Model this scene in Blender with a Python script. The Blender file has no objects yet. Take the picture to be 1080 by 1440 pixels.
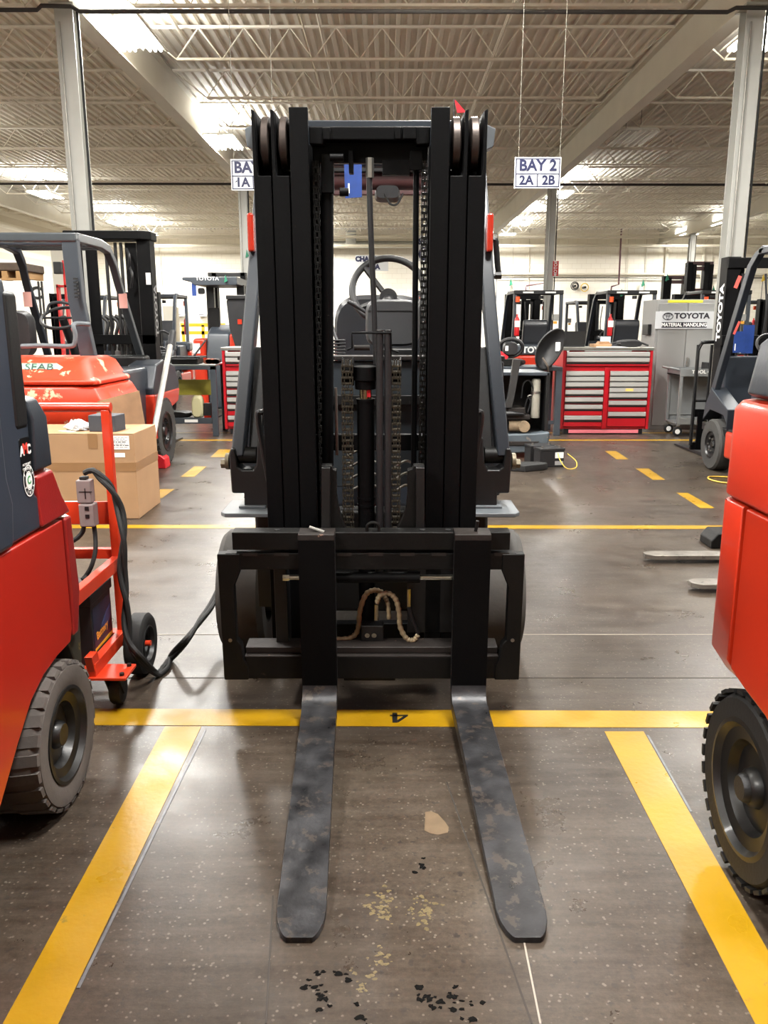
import bpy, bmesh, math, random
from mathutils import Vector, Matrix
from math import sin, cos, pi, radians as R
random.seed(7)
SC = bpy.context.scene; COL = SC.collection
# ---------------------------------------------------------------- camera, light, exposure
H = 1.38; TH = R(12.74); F = 1150.0; CX = 545.0
cam = bpy.data.cameras.new('camera'); camo = bpy.data.objects.new('camera', cam); COL.objects.link(camo)
cam.sensor_fit = 'VERTICAL'; cam.sensor_height = 24.0; cam.lens = 24.0*F/1440.0
cam.shift_x = -(CX-540.0)/1440.0; cam.clip_start = 0.05; cam.clip_end = 200
camo.location = (0, 0, H); camo.rotation_euler = (pi/2-TH, 0, 0)
SC.camera = camo
wd = bpy.data.worlds.new('world'); SC.world = wd; wd.use_nodes = True
wd.node_tree.nodes['Background'].inputs[0].default_value = (1, .95, .88, 1)
wd.node_tree.nodes['Background'].inputs[1].default_value = 0.3
SC.view_settings.view_transform = 'Standard'; SC.view_settings.look = 'None'
SC.view_settings.gamma = 1; SC.view_settings.use_curve_mapping = False
SC.view_settings.exposure = 0.28
LAMP_W = 330.0; LAMP_UP = 130.0; LAMP_COL = (1, .985, .95)
SC.cycles.use_denoising = True
SC.cycles.max_bounces = 7; SC.cycles.diffuse_bounces = 4; SC.cycles.glossy_bounces = 3
SC.cycles.sample_clamp_indirect = 6; SC.cycles.caustics_reflective = False; SC.cycles.caustics_refractive = False

# ---------------------------------------------------------------- pixel -> place helpers (1080 x 1440 frame)
def ray(px, py):
    v = (py-720.0)/F
    return Vector(((px-CX)/F, cos(TH)-v*sin(TH), -sin(TH)-v*cos(TH)))
def at(px, py, Y):
    r = ray(px, py); t = Y/r.y
    return Vector((r.x*t, Y, H+r.z*t))
def gp(px, py, z=0.0):
    r = ray(px, py); t = (z-H)/r.z
    return Vector((r.x*t, r.y*t, z))
# ---------------------------------------------------------------- materials
def lin(c):
    return tuple((x/255/12.92) if x/255 <= .04045 else ((x/255+.055)/1.055)**2.4 for x in c)+(1,)
MATS = {}
def mat(name, c, rough=.5, metal=0, var=.0, scale=8, bump=0, bscale=60, coat=0, c2=None, thr=None, emit=0, rvar=0, alpha=None, spec=.5):
    """principled with noise-driven colour variation / wear patches (c2 above thr) / fine bump"""
    if name in MATS: return MATS[name]
    m = bpy.data.materials.new(name); m.use_nodes = True; nt = m.node_tree; b = nt.nodes['Principled BSDF']
    N = nt.nodes.new; L = nt.links.new
    b.inputs['Base Color'].default_value = lin(c); b.inputs['Roughness'].default_value = rough
    b.inputs['Metallic'].default_value = metal; b.inputs['Coat Weight'].default_value = coat
    b.inputs['Coat Roughness'].default_value = .12; b.inputs['Specular IOR Level'].default_value = spec
    if alpha is not None: b.inputs['Alpha'].default_value = alpha
    tc = N('ShaderNodeTexCoord')
    out = None
    if var or c2 or rvar:
        n = N('ShaderNodeTexNoise'); n.inputs['Scale'].default_value = scale; n.inputs['Detail'].default_value = 5
        L(tc.outputs['Object'], n.inputs['Vector'])
        if var:
            r = N('ShaderNodeValToRGB'); a = lin(c)
            r.color_ramp.elements[0].position = .3; r.color_ramp.elements[1].position = .7
            r.color_ramp.elements[0].color = tuple(x*(1-var) for x in a[:3])+(1,)
            r.color_ramp.elements[1].color = tuple(min(1, x*(1+var)) for x in a[:3])+(1,)
            L(n.outputs['Fac'], r.inputs['Fac']); out = r.outputs['Color']
        if rvar:
            mr = N('ShaderNodeMapRange'); mr.inputs['From Min'].default_value = .3; mr.inputs['From Max'].default_value = .7
            mr.inputs['To Min'].default_value = max(.03, rough-rvar); mr.inputs['To Max'].default_value = min(1, rough+rvar)
            L(n.outputs['Fac'], mr.inputs['Value']); L(mr.outputs['Result'], b.inputs['Roughness'])
        if c2:
            n2 = N('ShaderNodeTexNoise'); n2.inputs['Scale'].default_value = scale*1.7; n2.inputs['Detail'].default_value = 9
            n2.inputs['Roughness'].default_value = .65
            L(tc.outputs['Object'], n2.inputs['Vector'])
            r2 = N('ShaderNodeValToRGB'); t = thr or .62
            r2.color_ramp.elements[0].position = t; r2.color_ramp.elements[1].position = t+.03
            L(n2.outputs['Fac'], r2.inputs['Fac'])
            mx = N('ShaderNodeMix'); mx.data_type = 'RGBA'
            L(r2.outputs['Color'], mx.inputs['Factor'])
            if out: L(out, mx.inputs['A'])
            else: mx.inputs['A'].default_value = lin(c)
            mx.inputs['B'].default_value = lin(c2); out = mx.outputs['Result']
        if out: L(out, b.inputs['Base Color'])
    if bump:
        n3 = N('ShaderNodeTexNoise'); n3.inputs['Scale'].default_value = bscale; n3.inputs['Detail'].default_value = 4
        L(tc.outputs['Object'], n3.inputs['Vector'])
        bp = N('ShaderNodeBump'); bp.inputs['Strength'].default_value = bump; bp.inputs['Distance'].default_value = .003
        L(n3.outputs['Fac'], bp.inputs['Height']); L(bp.outputs['Normal'], b.inputs['Normal'])
    if emit:
        b.inputs['Emission Color'].default_value = lin(c); b.inputs['Emission Strength'].default_value = emit
    MATS[name] = m; return m
# ---------------------------------------------------------------- mesh building
WM = {}
def wm(o): return WM.get(o.name, Matrix()) if o else Matrix()
class MB:
    def __init__(s, M=None): s.v = []; s.f = []; s.M = M or Matrix()
    def add(s, vs, fs):
        k = len(s.v); s.v += [s.M @ Vector(p) for p in vs]; s.f += [tuple(k+i for i in f) for f in fs]; return s
    def box(s, x0, x1, y0, y1, z0, z1):
        if x0 > x1: x0, x1 = x1, x0
        if y0 > y1: y0, y1 = y1, y0
        if z0 > z1: z0, z1 = z1, z0
        return s.add([(x0,y0,z0),(x1,y0,z0),(x1,y1,z0),(x0,y1,z0),(x0,y0,z1),(x1,y0,z1),(x1,y1,z1),(x0,y1,z1)],
                     [(0,3,2,1),(4,5,6,7),(0,1,5,4),(1,2,6,5),(2,3,7,6),(3,0,4,7)])
    def prism(s, pts, ax, a, b):
        """pts (u,v) polygon; ax 'x': (y,z), 'y': (x,z), 'z': (x,y); from a to b along ax"""
        f = {'x': lambda p, w: (w, p[0], p[1]), 'y': lambda p, w: (p[0], w, p[1]), 'z': lambda p, w: (p[0], p[1], w)}[ax]
        n = len(pts); vs = [f(p, a) for p in pts]+[f(p, b) for p in pts]
        fs = [tuple(range(n)), tuple(range(2*n-1, n-1, -1))]+[(i, n+i, n+(i+1) % n, (i+1) % n) for i in range(n)]
        return s.add(vs, fs)
    def loft(s, rings, cap=True, closed=False):
        n = len(rings[0]); vs = [p for r in rings for p in r]; fs = []
        m = len(rings)
        for i in range(m if closed else m-1):
            j = (i+1) % m
            for k in range(n): fs.append((i*n+k, i*n+(k+1) % n, j*n+(k+1) % n, j*n+k))
        if cap and not closed: fs += [tuple(range(n))[::-1], tuple(range((m-1)*n, m*n))]
        return s.add(vs, fs)
    def tube(s, pts, r, n=8, closed=False):
        P = [Vector(p) for p in pts]; m = len(P); rings = []; up = None
        for i, p in enumerate(P):
            if closed: d = P[(i+1) % m]-P[i-1]
            else: d = P[min(i+1, m-1)]-P[max(i-1, 0)]
            d = d.normalized() if d.length > 1e-9 else Vector((0,0,1))
            if up is None:
                up = Vector((0,0,1)) if abs(d.z) < .9 else Vector((0,1,0))
            a = d.cross(up); a = a.normalized() if a.length > 1e-6 else d.orthogonal().normalized()
            b = a.cross(d).normalized(); up = b
            rr = r[i] if isinstance(r, (list, tuple)) else r
            rings.append([tuple(p+a*cos(2*pi*k/n)*rr+b*sin(2*pi*k/n)*rr) for k in range(n)])
        return s.loft(rings, True, closed)
    def cyl(s, p0, p1, r, n=16, r1=None): return s.tube([p0, p1], [r, r if r1 is None else r1], n)
    def lathe(s, prof, o, ax='x', n=32):
        """closed profile of (radius, along) turned round ax through o"""
        o = Vector(o); rings = []
        for k in range(n):
            c, w = cos(2*pi*k/n), sin(2*pi*k/n); rg = []
            for (r, h) in prof:
                rg.append(tuple(o+(Vector((h, r*c, r*w)) if ax == 'x' else Vector((r*w, h, r*c)) if ax == 'y' else Vector((r*c, r*w, h)))))
            rings.append(rg)
        return s.loft(rings, False, True)
    def bar(s, p0, p1, w, h, up=(0,0,1)):
        """rectangular bar w (sideways) x h (along up) from p0 to p1"""
        p0, p1 = Vector(p0), Vector(p1); d = (p1-p0).normalized(); a = d.cross(Vector(up)).normalized(); b = a.cross(d)
        rg = lambda p: [tuple(p+a*(i*w/2)+b*(j*h/2)) for i, j in ((-1,-1),(1,-1),(1,1),(-1,1))]
        return s.loft([rg(p0), rg(p1)])
    def build(s, name, m, parent=None, bev=0, smooth=True, seg=2, sub=0, **tags):
        me = bpy.data.meshes.new(name); inv = wm(parent).inverted()
        me.from_pydata([inv @ p for p in s.v], [], s.f); me.validate()
        bm = bmesh.new(); bm.from_mesh(me); bmesh.ops.recalc_face_normals(bm, faces=bm.faces); bm.to_mesh(me); bm.free()
        if smooth:
            me.shade_smooth(); me.set_sharp_from_angle(angle=R(38))
        o = bpy.data.objects.new(name, me); COL.objects.link(o); me.materials.append(m)
        if parent: o.parent = parent; WM[o.name] = wm(parent).copy()
        if bev:
            b = o.modifiers.new('bevel', 'BEVEL'); b.width = bev; b.segments = seg; b.limit_method = 'ANGLE'; b.angle_limit = R(35)
            b.harden_normals = True
        if sub:
            d = o.modifiers.new('sub', 'SUBSURF'); d.levels = sub; d.render_levels = sub
        for k, v in tags.items(): o[k] = v
        return o
def thing(name, label, cat, loc=(0,0,0), rz=0, group=None):
    o = bpy.data.objects.new(name, None); COL.objects.link(o); o.location = loc; o.rotation_euler = (0, 0, rz)
    o.empty_display_size = .1; o['label'] = label; o['category'] = cat
    if group: o['group'] = group
    WM[o.name] = Matrix.Translation(Vector(loc)) @ Matrix.Rotation(rz, 4, 'Z'); return o
def dup(root, loc, rz=0, label=None, group=None):
    r = root.copy(); COL.objects.link(r); r.location = loc; r.rotation_euler = (0, 0, rz)
    if label: r['label'] = label
    if group: r['group'] = group
    for ch in list(root.children):
        c = ch.copy(); COL.objects.link(c); c.parent = r
        for g in list(ch.children):
            d = g.copy(); COL.objects.link(d); d.parent = c
    WM[r.name] = Matrix.Translation(Vector(loc)) @ Matrix.Rotation(rz, 4, 'Z'); return r
def text(s, size, m, M, parent=None, bold=.0, name='lettering', ext=.0008, sx=1, al='CENTER'):
    """lettering: M places its own x (reading direction) / y (up) plane; centred"""
    c = bpy.data.curves.new(name, 'FONT'); c.body = s; c.size = size; c.align_x = al; c.align_y = 'CENTER'
    c.extrude = ext; c.offset = bold; c.space_line = .9; c.resolution_u = 3
    tmp = bpy.data.objects.new('tmp', c); COL.objects.link(tmp); c.materials.append(m)
    me = bpy.data.meshes.new_from_object(tmp.evaluated_get(bpy.context.evaluated_depsgraph_get()))
    bpy.data.objects.remove(tmp); me.name = name; o = bpy.data.objects.new(name, me); COL.objects.link(o)
    if not me.materials: me.materials.append(m)
    W = M @ Matrix.Diagonal((sx, 1, 1, 1))
    if parent: o.parent = parent; o.matrix_local = wm(parent).inverted() @ W
    else: o.matrix_world = W
    return o
def face(p, nrm='-y', spin=0):
    """frame for text on a face at p that looks along nrm"""
    B = {'-y': Matrix(((1,0,0),(0,0,-1),(0,1,0))), '+y': Matrix(((-1,0,0),(0,0,1),(0,1,0))),
         '+x': Matrix(((0,0,1),(1,0,0),(0,1,0))), '-x': Matrix(((0,0,-1),(-1,0,0),(0,1,0))),
         '+z': Matrix(((1,0,0),(0,1,0),(0,0,1)))}[nrm].to_4x4()
    return Matrix.Translation(Vector(p)) @ B @ Matrix.Rotation(spin, 4, 'Z')
def rrect(x0, x1, z0, z1, r, n=4):
    o = []
    for cx, cz, a in ((x1-r, z1-r, 0), (x0+r, z1-r, pi/2), (x0+r, z0+r, pi), (x1-r, z0+r, 3*pi/2)):
        for k in range(n+1):
            t = a+pi/2*k/n; o.append((cx+r*cos(t), cz+r*sin(t)))
    return o
def arc(pts, n=6):
    """Catmull-Rom through pts"""
    P = [Vector(p) for p in pts]; P = [2*P[0]-P[1]]+P+[2*P[-1]-P[-2]]; o = []
    for i in range(1, len(P)-2):
        for k in range(n):
            t = k/n; a, b, c, d = P[i-1:i+3]
            o.append(.5*((2*b)+(c-a)*t+(2*a-5*b+4*c-d)*t*t+(3*b-a-3*c+d)*t**3))
    return o+[P[-2]]
# common finishes
black = mat('black_paint', (12,12,13), .45, spec=.3, metal=0) if 0 else mat('black_paint', (12,12,13), .45, 0, .12, 6, .15, 90)
blackworn = mat('worn_black_steel', (12,11,10), .52, .1, .25, 9, .3, 70, c2=(52,44,38), thr=.66, spec=.25)
forkm = mat('fork_steel', (44,44,46), .38, .4, .45, 13, .25, 90, c2=(66,60,56), thr=.56, rvar=.12)
rust = mat('rusty_black', (30,24,21), .6, .2, .3, 12, .4, 60, c2=(120,92,80), thr=.66)
dgrey = mat('dark_grey_paint', (38,43,50), .38, 0, .08, 5, .08, 120)
mgrey = mat('mid_grey_paint', (92,97,101), .45, 0, .1, 6, .1, 90)
plastic = mat('black_plastic', (22,22,24), .5, 0, .1, 20, .3, 260)
rubber = mat('black_rubber', (14,14,14), .7, 0, .15, 10, .3, 90)
rubberb = mat('dusty_rubber', (80,74,70), .85, 0, .15, 9, .4, 60)
chrome = mat('chrome', (190,186,176), .22, 1)
steel = mat('bare_steel', (150,148,142), .38, .9, .15, 9)
orange = mat('orange_paint', (180,44,20), .3, 0, .06, 4, .03, 200, coat=.5)
redp = mat('red_orange_paint', (180,36,20), .3, 0, .06, 4, .03, 200, coat=.5)
white = mat('white_print', (235,235,232), .5)
navy = mat('navy_print', (14,20,58), .5)
bluetag = mat('blue_tag', (22,56,124), .5, 0, .1, 30)
redtag = mat('red_tag', (216,30,44), .5)
# ---------------------------------------------------------------- setting
XL, XR, YB, YF, ZT = -12.8, 19.0, 36.0, -9.0, 5.38
def concrete():
    m = bpy.data.materials.new('polished_concrete'); m.use_nodes = True; nt = m.node_tree; b = nt.nodes['Principled BSDF']
    N = nt.nodes.new; L = nt.links.new
    tc = N('ShaderNodeTexCoord')
    def noise(s, d=6, r=.6, st=None):
        n = N('ShaderNodeTexNoise'); n.inputs['Scale'].default_value = s; n.inputs['Detail'].default_value = d; n.inputs['Roughness'].default_value = r
        if st:
            mp = N('ShaderNodeMapping'); mp.inputs['Scale'].default_value = st; L(tc.outputs['Object'], mp.inputs['Vector']); L(mp.outputs['Vector'], n.inputs['Vector'])
        else: L(tc.outputs['Object'], n.inputs['Vector'])
        return n.outputs['Fac']
    def ramp(f, els):
        r = N('ShaderNodeValToRGB'); e = r.color_ramp.elements
        while len(e) < len(els): e.new(.5)
        for k, (p, c) in enumerate(els): e[k].position = p; e[k].color = c
        L(f, r.inputs['Fac']); return r.outputs['Color']
    def mix(f, a, bb, mode='MIX', fac=None):
        x = N('ShaderNodeMix'); x.data_type = 'RGBA'; x.blend_type = mode
        if f is not None: L(f, x.inputs['Factor'])
        else: x.inputs['Factor'].default_value = fac
        L(a, x.inputs['A'])
        if isinstance(bb, tuple): x.inputs['B'].default_value = bb
        else: L(bb, x.inputs['B'])
        return x.outputs['Result']
    base = ramp(noise(.8, 7, .62), [(.3, lin((38,31,26))), (.5, lin((57,48,40))), (.7, lin((75,67,57)))])
    med = ramp(noise(7, 8, .7), [(.3, (.7,.68,.66,1)), (.7, (1.18,1.18,1.18,1))])
    c = mix(None, base, med, 'MULTIPLY', .8)
    # aggregate speckle
    fine = ramp(noise(55, 9, .8), [(.34, (.5,.49,.47,1)), (.5, (.95,.95,.95,1)), (.68, (1.55,1.54,1.5,1))])
    c = mix(None, c, fine, 'MULTIPLY', .75)
    v = N('ShaderNodeTexVoronoi'); v.inputs['Scale'].default_value = 60; L(tc.outputs['Object'], v.inputs['Vector'])
    sp = ramp(v.outputs['Distance'], [(.16, (1,1,1,1)), (.24, (0,0,0,1))])
    v2 = ramp(noise(30, 3, .5), [(.46, (0,0,0,1)), (.52, (1,1,1,1))])
    spm = mix(None, sp, v2, 'MULTIPLY', 1)
    c = mix(spm, c, lin((96,89,79)))
    dk = ramp(noise(46, 2, .5), [(.62, (0,0,0,1)), (.68, (1,1,1,1))])
    c = mix(dk, c, lin((46,40,36)))
    # long wheel scuffs that run across the aisle
    sc = ramp(noise(2.2, 6, .7, (1, 9, 1)), [(.4, (0,0,0,1)), (.9, (.4,.4,.4,1))])
    c = mix(sc, c, lin((104,96,86)))
    L(c, b.inputs['Base Color']); b.inputs['Specular IOR Level'].default_value = .4
    mr = N('ShaderNodeMapRange'); mr.inputs['From Min'].default_value = .3; mr.inputs['From Max'].default_value = .7
    mr.inputs['To Min'].default_value = .24; mr.inputs['To Max'].default_value = .42
    L(noise(3.5, 7, .7), mr.inputs['Value']); L(mr.outputs['Result'], b.inputs['Roughness'])
    bp = N('ShaderNodeBump'); bp.inputs['Strength'].default_value = .13; bp.inputs['Distance'].default_value = .004
    L(noise(60, 8, .7), bp.inputs['Height']); L(bp.outputs['Normal'], b.inputs['Normal'])
    return m
concm = concrete()
def yellow_paint():
    m = mat('yellow_floor_paint', (150,114,5), .36, 0, .10, 5, .25, 50, c2=(120,100,40), thr=.66, rvar=.1)
    return m
yel = yellow_paint()
def struct(o): o['kind'] = 'structure'; return o
struct(MB().box(XL-.2, XR+.2, YF-.2, YB+.2, -.2, 0).build('floor', concm, smooth=False))
def blockwall():
    m = bpy.data.materials.new('painted_block_wall'); m.use_nodes = True; nt = m.node_tree; b = nt.nodes['Principled BSDF']
    N = nt.nodes.new; L = nt.links.new; tc = N('ShaderNodeTexCoord')
    mp = N('ShaderNodeMapping'); mp.inputs['Rotation'].default_value = (pi/2, 0, 0); L(tc.outputs['Object'], mp.inputs['Vector'])
    br = N('ShaderNodeTexBrick'); L(mp.outputs['Vector'], br.inputs['Vector']); br.inputs['Scale'].default_value = 1
    br.inputs['Brick Width'].default_value = .4; br.inputs['Row Height'].default_value = .2; br.inputs['Mortar Size'].default_value = .006
    br.inputs['Color1'].default_value = lin((242,237,224)); br.inputs['Color2'].default_value = lin((239,233,219)); br.inputs['Mortar'].default_value = lin((222,214,198))
    L(br.outputs['Color'], b.inputs['Base Color']); b.inputs['Roughness'].default_value = .7; return m
wallm = blockwall()
# the walls go with their courses of painted block; joints fall below a pixel at this distance
struct(MB().box(XL-.2, XR+.2, YB, YB+.2, 0, ZT).build('wall_back', wallm, smooth=False))
struct(MB().box(XL-.2, XL, YF, YB, 0, ZT).build('wall_left', wallm, smooth=False))
struct(MB().box(XR, XR+.2, YF, YB, 0, ZT).build('wall_right', wallm, smooth=False))
struct(MB().box(XL-.2, XR+.2, YF-.2, YF, 0, ZT).build('wall_front', wallm, smooth=False))
ceilm = mat('cream_ceiling_paint', (236,231,219), .6, 0, .06, 2)
# ribbed roof deck: ribs run away from the camera
def deck():
    p = .152; n = int((XR-XL)/p); xs = []
    for i in range(n):
        x = XL+i*p; xs += [(x, ZT), (x+.055, ZT), (x+.068, ZT+.042), (x+.139, ZT+.042)]
    xs.append((XL+n*p, ZT)); vs = [(x, YF, z) for x, z in xs]+[(x, YB, z) for x, z in xs]; k = len(xs)
    return MB().add(vs, [(i, i+1, k+i+1, k+i) for i in range(k-1)]).box(XL, XR, YF, YB, ZT+.08, ZT+.12)
struct(deck().build('ceiling', ceilm, smooth=False))
# main beams (I sections) on columns
beamm = mat('beam_paint', (214,210,198), .5, 0, .05, 1.5)
BX = (-11.05, -3.5, 3.98, 11.4)
for i, bx in enumerate(BX):
    mb = MB(); zb, zt = 4.78, 5.345
    mb.box(bx-.1, bx+.1, YF, YB, zb, zb+.02).box(bx-.1, bx+.1, YF, YB, zt-.02, zt).box(bx-.008, bx+.008, YF, YB, zb+.02, zt-.02)
    struct(mb.build('roof_beam', beamm, smooth=False))
colm = mat('column_paint', (178,178,172), .45, 0, .06, 3)
def column():
    mb = MB()
    mb.box(-.1, .1, -.1, -.088, 0, 4.78).box(-.1, .1, .088, .1, 0, 4.78).box(-.006, .006, -.088, .088, 0, 4.78)
    o = bpy.data.objects.new('column', None); COL.objects.link(o); o['kind'] = 'structure'; WM[o.name] = Matrix()
    mb.build('column_shaft', colm, o, smooth=False)
    MB().box(-.16, .16, -.16, .16, 0, .02).build('base_plate', colm, o)
    MB().box(-.13, .13, -.16, .16, 4.755, 4.778).build('cap_plate', colm, o)
    MB().tube([(.135, -.06, .02), (.135, -.06, 4.75)], .014).build('cable_drop', rubber, o)
    MB().tube([(-.05, -.115, .3), (-.05, -.115, 4.6)], .011).build('conduit', steel, o)
    return o
c0 = column()
first = True
for bx in (-3.5, 3.98, 11.4):
    for cy in (-1.2, 9.9, 21.0, 32.1):
        if first: c0.location = (bx, cy, 0); first = False
        else: dup(c0, (bx, cy, 0))
# open-web joists, one per bay and line
def joist(w):
    o = bpy.data.objects.new('roof_joist', None); COL.objects.link(o); o['kind'] = 'structure'; WM[o.name] = Matrix()
    zt, zb = 5.36, 4.93; e = .62
    t = MB()
    for dy in (-.03, .005): t.box(-w/2+.02, w/2-.02, dy, dy+.025, zt-.03, zt)
    t.build('top_chord', ceilm, o, smooth=False)
    b = MB()
    for dy in (-.03, .005): b.box(-w/2+e, w/2-e, dy, dy+.025, zb, zb+.03)
    b.build('bottom_chord', ceilm, o, smooth=False)
    n = max(2, int((w-2*e)/.62)*2); s = (w-2*e)/n; web = MB()
    pts = [(-w/2+.12, zt-.02), (-w/2+e, zb+.015)]
    for i in range(1, n): pts.append((-w/2+e+i*s, zt-.02 if i % 2 else zb+.015))
    pts += [(w/2-e, zb+.015), (w/2-.12, zt-.02)]
    for (a, c), (d, g) in zip(pts, pts[1:]): web.tube([(a, 0, c), (d, 0, g)], .0095, 4)
    web.build('joist_web', ceilm, o, smooth=False); return o
for bi, (x0, x1) in enumerate(((XL, BX[0]), (BX[0], BX[1]), (BX[1], BX[2]), (BX[2], BX[3]), (BX[3], XR))):
    j0 = joist(x1-x0) if x1-x0 > 3 else joist(x1-x0)
    cx = (x0+x1)/2; k = 0
    Y = 35.3
    while Y > -2:
        if k == 0: j0.location = (cx, Y, 0)
        elif not (bi in (0, 4) and Y < 8): dup(j0, (cx, Y, 0))
        k += 1; Y -= 1.92
# bridging rods between the joists
for bx0, bx1 in ((BX[0], BX[1]), (BX[1], BX[2]), (BX[2], BX[3])):
    for fr in (.33, .66):
        x = bx0+(bx1-bx0)*fr
        MB().tube([(x, 1, 4.965), (x, 35.3, 4.965)], .012, 4).tube([(x+.12, 1, 5.32), (x+.12, 35.3, 5.32)], .012, 4).build('ceiling_bridging', ceilm, smooth=False, kind='structure')
# ------- painted lines
zl = .0015
def ground_poly(name, px, m=yel, z=zl, label=None):
    P = [gp(a, b) if not isinstance(a, Vector) else a for a, b in px] if not isinstance(px[0], Vector) else px
    mb = MB(); n = len(P); mb.add([(p.x, p.y, 0.0002) for p in P]+[(p.x, p.y, z) for p in P], [tuple(range(n, 2*n))]+[(i, (i+1) % n, n+(i+1) % n, n+i) for i in range(n)])
    return struct(mb.build(name, m, smooth=False))
V2 = lambda x, y: Vector((x, y, 0))
def seg(x0, y0, x1, y1, w, name='floor_line', m=yel):
    a, b = V2(x0, y0), V2(x1, y1); d = (b-a).normalized(); q = Vector((-d.y, d.x, 0))*w/2
    return ground_poly(name, [a-q, b-q, b+q, a+q], m)
near = seg(-2.6, 2.745, 3.4, 2.69, .128)
for A_, B_, C_, D_ in (((232,1022),(283,1022),(82,1440),(4,1440)), ((850,1029),(905,1029),(1138,1440),(1062,1440))):
    A_, B_, C_, D_ = gp(*A_), gp(*B_), gp(*C_), gp(*D_)
    ground_poly('floor_line', [A_, B_, B_+(C_-B_)*2.2, A_+(D_-A_)*2.2])
seg(-7, gp(0, 739.5).y, 9, gp(1000, 743).y, .1)
seg(-9, gp(0, 619).y, 12, gp(1000, 619).y, .1)
seg(-9, gp(0, 612).y+.25, 12, gp(1000, 612).y+.25, .07)
for q in ([(850.6,634.3),(866,634.3),(884,646),(867,646)], [(894,659),(912,659),(935,674.7),(918,674.7)], [(951.7,693.3),(967,693.3),(1005,714.7),(985,714.7)],
          [(296,643),(316,643),(325.7,632),(308,632)], [(254,670.7),(273,670.7),(290.7,656),(273,656)], [(206,700.7),(227.5,700.7),(245.6,688),(226,688)]):
    ground_poly('floor_dash', q)
# the bay number 4, read from behind the line
mb = MB()
for poly in ([(548.3,1005.8),(573.6,1005.8),(573.6,1008),(548.3,1008)], [(551.8,1003),(558.8,1003),(558.8,1017),(551.8,1017)], [(558.5,1013.6),(568,1007.5),(573.5,1007.6),(559.5,1017)]):
    P = [gp(*q) for q in poly]; mb.add([(p.x, p.y, zl+.0006) for p in P], [(0,1,2,3)])
mb.build('bay_number', mat('black_print', (12,12,12), .5), near, smooth=False)
# ------- dirt on the floor
def spots(name, label, pts, m, r0, r1, z=.0012, n=1):
    mb = MB()
    for (px, py) in pts:
        c = gp(px, py)
        for _ in range(n):
            q = c+Vector((random.gauss(0, .018), random.gauss(0, .018), 0)) if n > 1 else c
            r = random.uniform(r0, r1); k = 9; v = []
            for i in range(k):
                a = 2*pi*i/k; rr = r*random.uniform(.45, 1.25); v.append((q.x+rr*cos(a)*1.2, q.y+rr*sin(a), random.uniform(z*.6, z)))
            mb.add([(q.x, q.y, z*2)]+v, [(0, 1+i, 1+(i+1) % k) for i in range(k)])
    return mb.build(name, m, smooth=False, kind='stuff', label=label, category='dirt')
spots('grease_crumbs', 'black greasy dirt crumbs scattered on the concrete at the bottom edge', [(448,1372),(478,1375),(450,1398),(455,1408),(443,1403),(509,1436),(628,1404),(622,1411),(634,1407),(588,1404),(660,1418),(592,1216)], mat('grease', (10,9,8), .9, spec=.1), .003, .009, .0008, 6)
spots('paint_residue', 'faded yellow paint specks and rubbed marks on the concrete between the forks', [(536,1262),(536,1275),(537,1285),(596,1270),(598,1280),(594,1290),(515,1380),(534,1352)], mat('faded_yellow', (92,80,50), .5, 0, .3, 60), .002, .007, .0004, 16)
beige = ground_poly('floor_patch', [(598,1142),(606,1141),(616,1145),(625,1155),(631,1163),(630,1171),(616,1174),(605,1172),(597,1168)], mat('beige_patch', (98,82,62), .5, 0, .1, 30), .0006)
jm = mat('joint_dark', (48,42,36), .7)
seg(-7, gp(0, 892.5).y, 9, gp(1000, 892.5).y, .006, 'floor_joint', mat('joint_pale', (150,142,130), .5))
seg(-7, gp(0, 953).y, 9, gp(1000, 954).y, .004, 'floor_joint', jm)
for a, b in (((384,1260),(374,1440)), ((628,1100),(748,1440)), ((734,1310),(760,1440))):
    p, q = gp(*a), gp(*b); seg(p.x, p.y, q.x, q.y, .004, 'floor_scuff', mat('joint_pale', (150,142,130), .5) if a[1] > 1300 else jm)
# strip of old paint edge beside the bay lines
for a, b in (((289,1027),(236,1134)), ((236,1134),(110,1390)), ((911,1034),(972,1142))):
    p, q = gp(*a), gp(*b); seg(p.x, p.y, q.x, q.y, .007, 'floor_scuff', mat('old_paint_edge', (96,98,102), .4, 0, .3, 25))
# ------- lamps
lampm = mat('lamp_tube', (255,250,240), .5, emit=14)
housem = mat('lamp_housing', (235,235,230), .3)
def lamp(x, y, on=True, label='', z=4.86):
    t = thing('high_bay_light', label, 'light', (x, y, z), 0, 'ceiling strip lights')
    M = Matrix.Translation((x, y, z))
    MB(M).prism([(-.33,-.02),(-.33,.0),(-.28,.05),(.28,.05),(.33,0),(.33,-.02),(.3,-.02),(.27,.02),(.02,.02),(0,-.01),(-.02,.02),(-.27,.02),(-.3,-.02)], 'y', -.6, .6).build('housing', housem, t, smooth=False)
    if on:
        for i, dx in enumerate((-.235, -.165, -.095, .095, .165, .235)):
            MB(M).tube([(dx, -.57, -.008), (dx, .57, -.008)], .02, 6).build('lamp_tube', lampm, t)
    else:
        for dx in (-.2, -.08, .08, .2): MB(M).tube([(dx, -.57, -.008), (dx, .57, -.008)], .016, 6).build('lamp_tube', white, t)
    for dy in (-.5, .5):
        MB(M).tube([(0, dy, .05), (0, dy, ZT-z-.02)], .004, 4).build('hanger', rubber, t)
    if on:
        for up in (0, 1):
            l = bpy.data.lights.new('tube_glow', 'AREA'); l.shape = 'RECTANGLE'; l.size = .55; l.size_y = 1.15
            l.energy = LAMP_UP if up else LAMP_W; l.color = LAMP_COL
            lo = bpy.data.objects.new('tube_glow', l); COL.objects.link(lo); lo.parent = t
            lo.location = (0, 0, .12 if up else -.04); lo.rotation_euler = (pi if up else 0, 0, 0)
    return t
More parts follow.
